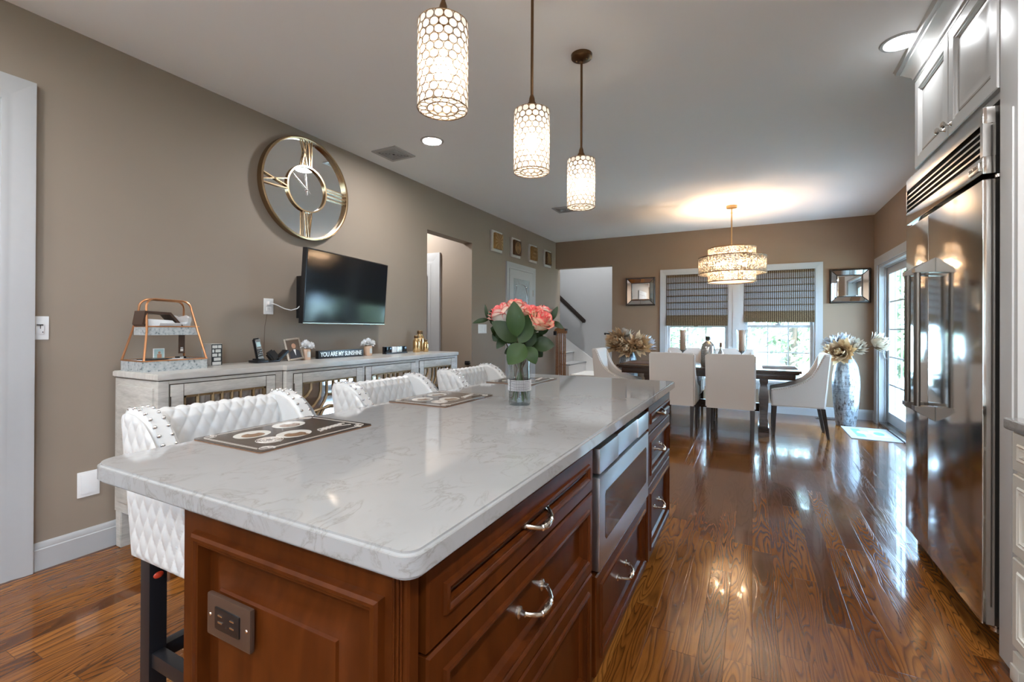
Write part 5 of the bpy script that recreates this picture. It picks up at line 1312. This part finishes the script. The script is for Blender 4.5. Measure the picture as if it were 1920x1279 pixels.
# ------------------------------------------------------------------ dining area
def build_dining():
    # table
    t = thing('dining_table', 'dark brown trestle dining table with stepped top edge', 'dining table', (-.545, 6.43, 0))
    x0, x1, y0, y1 = -1.568, .476, 5.945, 6.915
    bm = bmn(); box(bm, x0, x1, y0, y1, .731, .76, .004); box(bm, x0+.02, x1-.02, y0+.02, y1-.02, .715, .731, .003); wpart('tabletop', bm, 'tablewood', t)
    bm = bmn(); box(bm, x0+.055, x1-.055, y0+.055, y1-.055, .652, .715, .004); wpart('apron', bm, 'tablewood', t)
    for xc in (-1.20, .112):
        bm = bmn()
        prof = [(.045, .10), (.045, .16), (.036, .20), (.046, .34), (.050, .44), (.040, .55), (.034, .58), (.044, .61), (.044, .652)]
        rings = []
        for r, z in prof:
            rings.append([bm.verts.new((xc+sx*r, 6.43+sy*(.36+r*.9-.045), z)) for sx, sy in ((-1, -1), (1, -1), (1, 1), (-1, 1))])
        for A, B in zip(rings, rings[1:]):
            for i in range(4): bm.faces.new((A[i], A[(i+1) % 4], B[(i+1) % 4], B[i]))
        bm.faces.new(rings[0][::-1]); bm.faces.new(rings[-1]); wpart('pedestal', bm, 'tablewood', t)
        bm = bmn(); prism(bm, [(5.965, 0), (6.895, 0), (6.895, .05), (6.84, .085), (6.78, .10), (6.08, .10), (6.02, .085), (5.965, .05)], lambda p, q, a: (a, p, q), xc-.055, xc+.055, .005); wpart('foot', bm, 'tablewood', t)
    bm = bmn(); box(bm, -1.16, .07, 6.40, 6.46, .22, .32, .004); wpart('stretcher', bm, 'tablewood', t)
    # upholstered chairs
    def chair():
        t = thing('dining_chair', '', 'dining chair', (0, 0, 0), 0, 'cream upholstered dining chairs')
        out = [(-.238, .338), (-.262, .60), (-.292, .925), (-.282, .938), (-.232, .940), (-.205, .90), (-.165, .80), (-.115, .71), (-.05, .645), (.05, .595), (.16, .56), (.25, .542), (.283, .53), (.29, .50), (.285, .345), (.275, .338)]
        for s in (-1, 1):
            bm = bmn(); a, b = sorted((s*.198, s*.252)); prism(bm, out, lambda p, q, a_: (a_, p, q), a, b, .014, 3); sd = part('side_panel', bm, 'cream', t, 50)
            bm = bmn()
            for (p, q) in zip(out[4:13], out[5:14]):
                n = max(1, int(math.hypot(q[0]-p[0], q[1]-p[1])/.022))
                for k in range(n):
                    f = k/n; sph(bm, (s*.2525, p[0]+(q[0]-p[0])*f-.0, p[1]+(q[1]-p[1])*f-.016), .004, 6, 4)
            part('nailhead_trim', bm, 'nickel', sd)
        bm = bmn(); prism(bm, [(-.240, .338), (-.264, .60), (-.294, .930), (-.284, .945), (-.232, .945), (-.215, .92), (-.170, .52), (-.16, .36), (-.16, .338)], lambda p, q, a_: (a_, p, q), -.249, .249, .016, 3); part('backrest', bm, 'cream', t, 50)
        bm = bmn(); box(bm, -.2, .2, -.17, .278, .338, .41, .006); box(bm, -.198, .198, -.168, .288, .40, .482, .028, 4); part('seat', bm, 'cream', t, 50)
        for sx, sy in ((-1, -1), (1, -1), (-1, 1), (1, 1)):
            bm = bmn(); xx = sx*.222; ya = -.215 if sy < 0 else .25; yb = -.268 if sy < 0 else .262
            v0 = [bm.verts.new((xx+a*.022, ya+b*.022, .34)) for a, b in ((-1, -1), (1, -1), (1, 1), (-1, 1))]; v1 = [bm.verts.new((xx+a*.014, yb+b*.014, 0)) for a, b in ((-1, -1), (1, -1), (1, 1), (-1, 1))]
            bm.faces.new(v0); bm.faces.new(v1[::-1])
            for i in range(4): bm.faces.new((v1[i], v1[(i+1) % 4], v0[(i+1) % 4], v0[i]))
            part('leg', bm, 'espresso', t)
        return t
    c = chair(); c.location = (-.222, 5.885, 0); c['label'] = 'cream dining chair with its back to viewer, right of the near pair'
    dup(c, (-.838, 5.885, 0), 0, 'cream dining chair with its back to viewer, left of the near pair')
    dup(c, (.475, 6.375, 0), PI/2, 'cream dining chair at the right end of the table, seen side-on')
    dup(c, (-1.675, 6.40, 0), -PI/2, 'cream dining chair at the left end of table near the stairs')
    dup(c, (-.872, 6.965, 0), PI, 'cream dining chair on the window side behind left candle')
    dup(c, (-.236, 6.965, 0), PI, 'cream dining chair on the window side behind right candle')
    # on the table
    def holder(x, lab, lab2):
        o = thing('hurricane_candle_holder', lab, 'candle holder', (x, 6.42, .76), 0, 'hurricane candle holders on the dining table'); bm = bmn()
        lathe(bm, [(0, 0), (.055, 0), (.055, .006), (.02, .016), (.010, .04), (.010, .06), (.024, .085), (.028, .105), (.024, .125), (.012, .145), (.010, .16), (.03, .178), (.045, .186), (.045, .190), (0, .190)], 28, cap0=False, cap1=False); part('stem', bm, 'mercury', o)
        bm = bmn(); lathe(bm, [(.044, .19), (.056, .20), (.060, .24), (.056, .34), (.060, .40), (.076, .455), (.0745, .455), (.058, .40), (.054, .34), (.058, .24), (.054, .202), (.044, .192)], 36, cap0=False, cap1=False); part('glass_shade', bm, 'glass', o)
        k = thing('pillar_candle', lab2, 'candle', (x, 6.42, .9505), 0, 'beige pillar candles'); bm = bmn(); lathe(bm, [(0, 0), (.034, 0), (.036, .004), (.036, .252), (.033, .258), (.012, .252), (0, .252)], 28, cap0=False, cap1=False); part('wax', bm, 'candle', k)
        bm = bmn(); tube(bm, [(0, 0, .25), (.001, 0, .27)], .0015, 5); part('wick', bm, 'black', k)
    holder(-.815, 'left glass hurricane holder with a beige candle on dining table', 'beige pillar candle inside the left glass hurricane')
    holder(-.122, 'right glass hurricane holder with a beige candle on dining table', 'beige pillar candle inside the right glass hurricane')
    o = thing('mercury_bottle', 'large speckled mercury glass bottle with dark stopper between candles', 'bottle', (-.505, 6.36, .76)); bm = bmn()
    lathe(bm, [(0, 0), (.08, 0), (.086, .01), (.086, .20), (.082, .235), (.065, .275), (.040, .30), (.026, .312), (.026, .325)], 36, cap0=False); part('bottle_body', bm, 'mercury', o)
    bm = bmn(); lathe(bm, [(.026, .322), (.030, .325), (.030, .362), (.026, .366), (0, .366)], 24, cap0=False, cap1=False); part('stopper', bm, 'darkframe', o)
    o = thing('small_bottle', 'small bronze bottle with a thin neck beside the mercury bottle', 'bottle', (-.362, 6.42, .76)); bm = bmn()
    lathe(bm, [(0, 0), (.038, 0), (.042, .008), (.042, .12), (.034, .16), (.020, .19), (.0135, .215), (.0125, .27), (.015, .285), (0, .285)], 24, cap0=False, cap1=False); part('bottle_body', bm, 'mercury', o)
    bm = bmn(); lathe(bm, [(.0165, .235), (.0165, .29), (0, .29)], 16, cap1=False); part('stopper', bm, 'bronze', o)
    def pm(x0, x1, y0, y1, lab):
        o = thing('table_mat', lab, 'placemat', ((x0+x1)/2, (y0+y1)/2, .76), 0, 'woven brown dining mats'); bm = bmn(); box(bm, x0, x1, y0, y1, .7602, .7645, .0015); wpart('mat', bm, 'tablewood_mat', o)
        bm = bmn(); n = 12
        for k in range(n): yy = y0+.01+(y1-y0-.02)*k/(n-1); box(bm, x0+.006, x1-.006, yy-.003, yy+.003, .7645, .7655)
        wpart('weave', bm, 'twig', o)
    M['tablewood_mat'] = simple('brown_woven_mat', (.16, .10, .075), .8, var=.2, scale=90)
    pm(.10, .46, 6.18, 6.66, 'brown woven mat at the right end of the dining table')
    pm(-1.55, -1.19, 6.18, 6.66, 'brown woven mat at the left end of the dining table')
    # floor vases with dried flowers
    def vase(x, y, lab, rz):
        o = thing('floor_vase', lab, 'vase', (x, y, 0), rz, 'tall silver floor vases')
        bm = bmn(); lathe(bm, [(0, 0), (.102, 0), (.107, .01), (.122, .14), (.140, .32), (.151, .50), (.147, .62), (.128, .75), (.098, .83), (.070, .865), (.066, .885), (.060, .885), (.062, .86), (.09, .82), (0, .60)], 44, cap0=False, cap1=False)
        part('vase_body', bm, 'vasemetal', o); return o
    vase(1.055, 7.22, 'tall hammered silver floor vase beside the sliding door', 0)
    vase(-1.77, 7.43, 'tall silver floor vase behind the left end dining chair', 1.2)
    def head(vx, vy, p, axis, r, n, m, lab, sd, grp, curl=.3, wid=.15):
        o = thing('dried_flower', lab, 'dried flower', p, 0, grp); P = Vector(p)
        bm = bmn(); lay = bm.verts.layers.float.new('edge'); petal_head(bm, lay, (0, 0, 0), axis, r, n, sd, curl, wid); part('petals', bm, m, o, 180)
        bm = bmn(); a = Vector(axis).normalized(); b = Vector((vx, vy, .70))-P; mid = Vector((vx, vy, .87))-P
        tube(bm, [(0, 0, 0), tuple(-a*r*.4), tuple(mid*.75-a*r*.25), tuple(mid), tuple(b)], .005, 6); part('stem', bm, 'twig', o)
    G = 'dried flowers in the right floor vase'
    head(1.055, 7.22, (1.335, 7.16, 1.035), (.55, -.45, .35), .155, 90, 'dried_pale', 'big pale dried flower reaching toward the sliding door', 3, G, .5, .17)
    head(1.055, 7.22, (.975, 7.09, .935), (-.25, -.75, .15), .175, 80, 'dried', 'front tan dried flower drooping over the right vase rim', 5, G, .35, .24)
    head(1.055, 7.22, (1.13, 7.14, .985), (.25, -.6, .5), .140, 66, 'dried_pale', 'upright tan dried flower in the middle of right vase', 7, G, .3, .22)
    head(1.055, 7.22, (.935, 7.27, 1.02), (-.55, .0, .6), .160, 46, 'dried_white', 'white dried flower at the back left of right vase', 9, G, .2, .17)
    head(1.055, 7.22, (1.04, 7.31, 1.06), (.0, .1, .9), .135, 40, 'dried_white', 'white dried flower rising highest in the right vase', 13, G, .2, .18)
    G = 'dried flowers in the left floor vase'
    head(-1.77, 7.43, (-1.88, 7.32, 1.005), (-.35, -.7, .2), .205, 110, 'dried', 'tan dried flower on the left of the left vase', 21, G, .45, .2)
    head(-1.77, 7.43, (-1.60, 7.34, .965), (.45, -.65, .2), .195, 110, 'dried', 'tan dried flower on the right of the left vase', 23, G, .45, .2)
    head(-1.77, 7.43, (-1.83, 7.46, 1.09), (-.1, .0, 1), .16, 56, 'dried_pale', 'pale dried flower standing highest in the left vase', 25, G, .3, .2)
    head(-1.77, 7.43, (-1.50, 7.44, .97), (.7, .0, .4), .16, 56, 'dried_white', 'white dried flower at the far right of left vase', 27, G, .3, .18)
    head(-1.77, 7.43, (-1.75, 7.27, .92), (-.05, -.85, .0), .165, 80, 'dried', 'tan dried flower at the front of the left vase', 29, G, .45, .22)
    # mirrors on the end wall
    def mirror(x0, x1, z0, z1, lab):
        o = thing('wall_mirror', lab, 'mirror', ((x0+x1)/2, FY, (z0+z1)/2), 0, 'framed mirrors on the end wall'); w_, h_ = x1-x0, z1-z0
        bm = bmn(); P = lambda u, v, d: (x0+u, FY-.002-d, z0+v)
        steps(bm, P, w_, h_, [(0, 0), (0, .04), (.006, .046), (.022, .046)], False); wpart('frame', bm, 'darkframe', o)
        bm = bmn(); steps(bm, P, w_, h_, [(.014, .0455), (.085, .022)], False); wpart('mirror_border', bm, 'amirror', o, 20)
        bm = bmn(); steps(bm, P, w_, h_, [(.082, .026), (.090, .026), (.092, .020)], False)
        for q in ((0, 0, 1, 1), (w_, 0, -1, 1), (w_, h_, -1, -1), (0, h_, 1, -1)): tube(bm, [P(q[0]+q[2]*.014, q[1]+q[3]*.014, .046), P(q[0]+q[2]*.086, q[1]+q[3]*.086, .026)], .0045, 6)
        for q in ((w_/2, .012, w_/2, .085), (w_/2, h_-.012, w_/2, h_-.085)): tube(bm, [P(q[0], q[1], .046), P(q[2], q[3], .024)], .002, 6)
        for q in ((.012, .012), (w_-.012, .012), (w_-.012, h_-.012), (.012, h_-.012)): sph(bm, P(q[0], q[1], .042), .016, 10, 8)
        wpart('frame_beads', bm, 'darkframe', o)
        bm = bmn(); steps(bm, P, w_, h_, [(.088, .020), (.104, .024)]); wpart('mirror_glass', bm, 'mirror', o, 10)
    mirror(-1.885, -1.415, 1.605, 2.062, 'small square dark-framed mirror left of the dining windows')
    mirror(.942, 1.402, 1.588, 2.055, 'wider dark-framed mirror right of the dining windows')
    # woven roman shades
    def shade(x0, x1, zb, lab):
        o = thing('woven_blind', lab, 'window blind', ((x0+x1)/2, FY, 2.08), 0, 'woven roman shades'); bm = bmn(); zt = 2.078; n = 6; hb = .150
        zz = zt-.03; st = (zz-zb-hb)/n; prof = [(-.012, zt), (-.012, zz)]; fb = bmn()
        for k in range(n):
            prof += [(-.010, zz-st*.1), (-.026, zz-st*.88), (-.030, zz-st*.97), (-.012, zz-st)]
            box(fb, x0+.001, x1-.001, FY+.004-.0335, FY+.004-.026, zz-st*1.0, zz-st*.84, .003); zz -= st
        prof += [(-.006, zz), (-.006, zt)]
        prism(bm, prof, lambda p, q, a: (a, FY+.004+p, q), x0, x1); f = wpart('fabric', bm, 'blind', o, 25)
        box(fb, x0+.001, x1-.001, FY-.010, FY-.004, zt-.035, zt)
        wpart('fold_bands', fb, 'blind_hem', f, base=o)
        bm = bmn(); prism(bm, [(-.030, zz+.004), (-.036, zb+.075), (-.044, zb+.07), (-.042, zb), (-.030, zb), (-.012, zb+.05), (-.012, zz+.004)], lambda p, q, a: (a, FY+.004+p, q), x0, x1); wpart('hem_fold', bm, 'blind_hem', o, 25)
        bm = bmn(); box(bm, (x0+x1)/2-.03, (x0+x1)/2+.03, FY-.042, FY-.030, zb-.012, zb-.001, .003); wpart('pull', bm, 'brownplastic', o)
        bm = bmn(); box(bm, x0, x1, FY-.006, FY+.034, zt, 2.0895); wpart('headrail', bm, 'brownplastic', o)
    shade(-1.240, -.342, 1.272, 'left woven brown roman shade, hanging slightly lower')
    shade(-.120, .770, 1.325, 'right woven brown roman shade above the grid window')
    # doormat and floor register
    o = thing('doormat', 'pale gray doormat with a blue printed picture by sliding door', 'doormat', (1.22, 6.78, 0)); bm = bmn(); box(bm, .985, 1.444, 6.37, 7.10, .0005, .009, .003); wpart('mat', bm, 'rug', o)
    bm = bmn(); box(bm, 1.06, 1.145, 6.50, 6.97, .009, .0096); 
    c_ = bm.verts.new((1.30, 6.74, .0106)); rg = [bm.verts.new((1.30+.05*math.cos(a), 6.74+.10*math.sin(a), .0106)) for a in [2*PI*j/20 for j in range(20)]]
    for j in range(20): bm.faces.new((c_, rg[j], rg[(j+1) % 20]))
    wpart('blue_print', bm, 'rug_blue', o)
    bm = bmn(); c_ = bm.verts.new((1.15, 6.75, .0104)); rg = [bm.verts.new((1.15+.06*math.cos(a), 6.75+.085*math.sin(a), .0104)) for a in [2*PI*j/20 for j in range(20)]]
    for j in range(20): bm.faces.new((c_, rg[j], rg[(j+1) % 20]))
    box(bm, 1.15, 1.24, 6.70, 6.79, .009, .0103); box(bm, 1.22, 1.40, 6.56, 6.93, .009, .0099); wpart('white_print', bm, 'rug_white', o)
    o = thing('floor_register', 'small brown floor register at the wall behind silver vase', 'floor vent', (.92, 7.60, 0)); bm = bmn(); box(bm, .77, 1.07, 7.55, 7.65, .0005, .006, .002); wpart('plate', bm, 'brownplastic', o)
    bm = bmn()
    for k in range(14): box(bm, .79+k*.019, .80+k*.019, 7.565, 7.635, .006, .0066)
    wpart('slots', bm, 'slot', o)

# ------------------------------------------------------------------ refrigerator and right-hand cabinets
def build_right():
    fx = .782; ya, yb = 2.413, 3.415; z0, z1 = .095, 2.078; ys = 3.037
    t = thing('refrigerator', 'tall built-in stainless two-door refrigerator on the right', 'refrigerator', (1.1, 2.91, 0))
    bm = bmn(); box(bm, fx+.065, 1.44, ya+.006, yb-.006, .06, z1-.004); wpart('cabinet_body', bm, 'black', t)
    bm = bmn(); box(bm, fx+.09, 1.40, ya+.02, yb-.02, .03, .06)
    for yy in (ya+.03, yb-.05): lathe(bm, [(0, 0), (.018, 0), (.018, .03), (0, .03)], 14, (fx+.10, yy, 0), cap0=False, cap1=False)
    wpart('base', bm, 'black', t)
    bm = bmn(); lathe(bm, [(0, 0), (.016, 0), (.016, .014), (.010, .016), (.010, .03), (0, .03)], 14, (fx+.05, ya+.03, .066), cap0=False, cap1=False); box(bm, fx+.05, fx+.12, ya+.02, ya+.04, .06, .075); wpart('lower_hinge', bm, 'nickel', t)
    zd = 1.800
    for nm, a, b in (('door', ya, ys-.003), ('door', ys+.003, yb)):
        bm = bmn(); box(bm, fx, fx+.060, a, b, z0, zd, .004); d = wpart(nm, bm, 'steel', t)
        near = a < ys-.1
        yh = 2.957 if near else 3.118; X = fx-.062; zt, zb = 1.512, .838
        bm = bmn()
        for dy in (-.011, .011): tube(bm, [(X, yh+dy, zb-.02), (X, yh+dy, zt+.02)], .011, 12)
        h = wpart('handle', bm, 'steel_dk', d, base=t)
        for s, zz in ((1, zt), (-1, zb)):
            bm = bmn(); prism(bm, [(fx-.0005, zz-s*.010), (X-.015, zz-s*.008), (X-.015, zz+s*.012), (fx-.0005, zz+s*.060)], lambda p, q, a_: (p, a_, q), yh-.027, yh+.027, .002)
            wpart('handle_bracket', bm, 'steel_dk', h, base=t)
    # grille
    bm = bmn(); g0, g1 = 1.822, z1
    sl = [1.890+.0262*k for k in range(5)]
    box(bm, fx, fx+.060, ya, yb, g0, sl[0]-.001, .003); box(bm, fx, fx+.060, ya, yb, sl[4]+.0195, g1, .003)
    box(bm, fx, fx+.060, ya, ya+.024, sl[0]-.001, sl[4]+.0195); box(bm, fx, fx+.060, yb-.012, yb, sl[0]-.001, sl[4]+.0195)
    for k in range(4): box(bm, fx+.004, fx+.03, ya+.024, yb-.012, sl[k]+.0175, sl[k+1]-.001)
    gr = wpart('grille', bm, 'steel', t)
    bm = bmn(); box(bm, fx+.035, fx+.045, ya+.024, yb-.012, sl[0], sl[4]+.019); wpart('grille_backing', bm, 'slot', gr, base=t)
    bm = bmn(); box(bm, fx-.006, fx, ya+.018, ya+.118, 1.838, 1.874, .002); pl = wpart('badge', bm, 'steel', gr, base=t)
    bm = text_bm('SUB-ZERO', .020, .0006, .9); bmesh.ops.transform(bm, matrix=Matrix.Translation((fx-.0064, ya+.068, 1.857)) @ Matrix.Rotation(-PI/2, 4, 'Z') @ Matrix.Rotation(PI/2, 4, 'X'), verts=bm.verts); wpart('badge_lettering', bm, 'steel_dk', gr, base=t)
    bm = bmn(); lathe(bm, [(0, 0), (.012, 0), (.012, .012), (0, .012)], 14, (fx+.048, ya+.005, zd+.004), cap0=False, cap1=False); box(bm, fx+.048, fx+.10, ya-.004, ya+.012, zd+.006, zd+.016); wpart('upper_hinge', bm, 'nickel', t)
    # upper cabinet over the refrigerator with crown and tall end panels
    c = thing('upper_cabinet', 'white two-door cabinet with crown moulding above the refrigerator', 'cabinet', (1.1, 2.9, 2.13)); cx = .842; y0, y1 = 2.372, 3.442; zb, zt = 2.112, 2.66
    bm = bmn(); box(bm, cx, 1.44, y0, y1, zb, zt+.1085); wpart('cabinet_body', bm, 'wcab', c)
    for a, b, kn in ((y0+.035, (y0+y1)/2-.004, 1), ((y0+y1)/2+.004, y1-.022, -1)):
        bm = bmn(); steps(bm, lambda u, v, d: (cx-d, a+u, zb+.030+v), b-a, zt-zb-.050, [(0, 0), (0, .018), (.004, .022), (.056, .022), (.062, .015), (.068, .017), (.076, .006), (.084, .006), (.090, .010), (.098, .008), (.120, .014)])
        d = wpart('door', bm, 'wcab', c)
        bm = bmn(); steps(bm, lambda u, v, d_: (cx-d_, a+u, zb+.030+v), b-a, zt-zb-.050, [(.0755, .0065), (.0845, .0068)], False); wpart('glaze_line', bm, 'glaze', d, base=c)
        yk = (b-.035) if kn > 0 else (a+.035); bm = bmn(); b2 = bmn(); lathe(b2, [(.012, 0), (.008, .004), (.005, .012), (.006, .02), (.016, .026), (.017, .032), (.010, .038), (0, .039)], 18, cap1=False)
        bmesh.ops.transform(b2, matrix=Matrix.Translation((cx-.022, yk, zb+.075)) @ Matrix.Rotation(-PI/2, 4, 'Y'), verts=b2.verts); wpart('knob', b2, 'nickel', d, base=c); bm.free()
    cp = [(0, 0), (.012, .0), (.014, .012), (.022, .014), (.026, .03), (.040, .045), (.062, .070), (.070, .074), (.072, .084), (.088, .088), (.092, .105), (.098, .1105), (0, .1105)]
    bm = bmn()
    # crown: mitred along the front and the far return
    path = [((cx, 1.70), (cx, y1), (1.44, y1))]
    A = [bm.verts.new((cx-p, 1.72, zt+q)) for p, q in cp]; B = [bm.verts.new((cx-p, y1+p, zt+q)) for p, q in cp]; C_ = [bm.verts.new((1.44, y1+p, zt+q)) for p, q in cp]; n = len(cp)
    for U_, V_ in ((A, B), (B, C_)):
        for i in range(n): bm.faces.new((U_[i], U_[(i+1) % n], V_[(i+1) % n], V_[i]))
    bm.faces.new(A); bm.faces.new(C_[::-1]); bmesh.ops.recalc_face_normals(bm, faces=bm.faces)
    wpart('crown_moulding', bm, 'wcab', c)
    bm = bmn(); box(bm, .824, 1.44, 2.262, 2.396, .0, zt, .003); box(bm, .818, .824, 2.285, 2.372, .14, 2.02, .002); wpart('end_panel', bm, 'wcab', c)
    bm = bmn(); box(bm, .842, 1.44, 3.42, 3.442, 0, zb); wpart('far_end_panel', bm, 'wcab', c)
    # base cabinet in front of it
    b = thing('base_cabinet', 'cream glazed base cabinet with stacked drawers at right edge', 'cabinet', (1.1, 1.7, 0)); bx = .822; y0, y1 = .80, 2.255
    bm = bmn(); box(bm, bx, 1.44, y0, y1, .105, .874); box(bm, bx+.03, 1.42, y0, y1, 0, .105); wpart('cabinet_body', bm, 'ccab', b)
    bm = bmn(); box(bm, bx-.012, bx+.045, y1-.05, y1, 0, .10, .004); box(bm, bx-.018, bx+.045, y1-.056, y1+.004, 0, .055, .004); wpart('corner_foot', bm, 'ccab', b)
    DF = [(0, 0), (0, .014), (.004, .018), (.036, .018), (.042, .023), (.048, .018), (.054, .021), (.060, .006), (.066, .006), (.072, .010), (.078, .006)]
    for a, e in ((1.56, y1-.012), (.83, 1.53)):
        for q in ((.735, .868), (.445, .722), (.125, .432)):
            bm = bmn(); steps(bm, lambda u, v, d: (bx-d, a+u, q[0]+v), e-a, q[1]-q[0], DF); dr = wpart('drawer', bm, 'ccab', b)
            bm = bmn(); steps(bm, lambda u, v, d: (bx-d, a+u, q[0]+v), e-a, q[1]-q[0], [(.0595, .0065), (.0665, .0066)], False); wpart('glaze_line', bm, 'glaze', dr, base=b)
            bm = bmn(); sph(bm, (bx-.022, (a+e)/2, (q[0]+q[1])/2), .014, 12, 8); wpart('knob', bm, 'nickel', dr, base=b)
    bm = bmn(); box(bm, .786, 1.44, .78, 2.260, .8745, .914, .010, 3); bmesh.ops.translate(bm, verts=bm.verts, vec=(-1.1, -1.5, -.8745)); o = link('perimeter_worktop', bm, 'quartz'); o.location = (1.1, 1.5, .8745)
    tag(o, 'pale quartz worktop on the cream base cabinet at right edge', 'countertop')

# ------------------------------------------------------------------ outside
def build_outside():
    bm = bmn(); box(bm, -25, 32, 7.95, 45, -.35, -.25); o = struct('ground_lawn', bm, 'grass', None, 'bright green lawn outside the windows', 'lawn')
    bm = bmn(); box(bm, 1.64, 32, -12, 7.95, -.35, -.25); o = struct('ground_side', bm, 'grass', None, 'bright lawn outside the sliding door', 'lawn')
    bm = bmn(); box(bm, 1.64, 4.4, 4.4, 8.6, -.25, -.04); o = struct('deck', bm, 'deck', None, 'gray deck boards just outside the sliding door', 'deck')
    o = thing('added_sky_shade', 'unseen white slab added above the sliding door to cut sky light', 'sky_shade', (2.2, 6.6, 2.4)); bm = bmn(); box(bm, 1.625, 2.85, 4.9, 8.1, 2.42, 2.50, .01); wpart('canopy', bm, 'stair_white', o)  # slab on posts added out of view, keeps sky light off the dining wall
    bm = bmn(); box(bm, 2.75, 2.84, 4.95, 5.04, -.04, 2.42); box(bm, 2.75, 2.84, 7.95, 8.04, -.04, 2.42); wpart('posts', bm, 'stair_white', o)
    def tree(x, y, h, r, lab, m, sd, conif=False, n=2600):
        o = thing('tree', lab, 'tree', (x, y, -.25), 0, 'trees outside the windows'); rnd = random.Random(sd); bm = bmn()
        tube(bm, [(0, 0, 0), (.05, 0, h*.4), (0, .03, h*.8)], [r*.11, r*.08, r*.03], 8); part('trunk', bm, 'bark', o)
        bm = bmn()
        for i in range(n):
            if conif:
                q = rnd.random()**.7; z = h*(.04+.96*(1-q)); rr = r*q*(.55+.45*rnd.random()); a = rnd.random()*2*PI
                p = Vector((rr*math.cos(a), rr*math.sin(a), z)); 
            else:
                d = Vector((rnd.gauss(0, 1), rnd.gauss(0, 1), rnd.gauss(0, 1))).normalized(); k = (.5+.5*rnd.random()**.5)*(1+.18*math.sin(d.x*7+sd)*math.sin(d.z*6))
                p = Vector((d.x*r*k, d.y*r*k, h*.56+d.z*h*.46*k))
            s = .11*(.6+.8*rnd.random())*max(1, r/1.6); u = Vector((rnd.gauss(0, 1), rnd.gauss(0, 1), rnd.gauss(0, 1))).normalized(); v = u.orthogonal().normalized()
            w_ = u.cross(v); bm.faces.new([bm.verts.new(p+q) for q in (v*s, w_*s*.5, -v*s, -w_*s*.5)])
        part('crown', bm, m, o, 180)
    tree(1.0, 16.0, 4.4, 1.6, 'round leafy green tree behind the right dining window', 'tree1', 1)
    tree(4.9, 17.5, 4.0, 1.5, 'pale green tree at the right edge of right window', 'tree1', 2)
    tree(-2.4, 15.0, 3.9, 1.5, 'leafy green tree behind the left dining window', 'tree1', 3)
    tree(-5.6, 17, 2.4, 1.1, 'low bluish evergreen at the left edge of left window', 'tree2', 4, True)
    tree(2.1, 12.6, 1.7, .9, 'low green shrub at the lower right of right window', 'tree1', 5)
    tree(5.6, 12.0, 4.5, 1.6, 'green tree beyond the sliding door, nearest the house', 'tree1', 6)
    tree(9.0, 15.0, 5.5, 2.0, 'tall green tree far beyond the sliding door', 'tree2', 7, True)
    tree(7.5, 8.5, 3.2, 1.3, 'bushy green tree at the side of the deck', 'tree1', 8)

build_shell(); build_openings(); build_stairs()
build_island(); build_right(); build_sideboard(); build_stools(); build_dining()
build_pendants(); build_chandelier(); build_ceiling()
build_placemats(); build_bouquet(); build_sideboard_items(); build_left_wall_items()
build_outside()
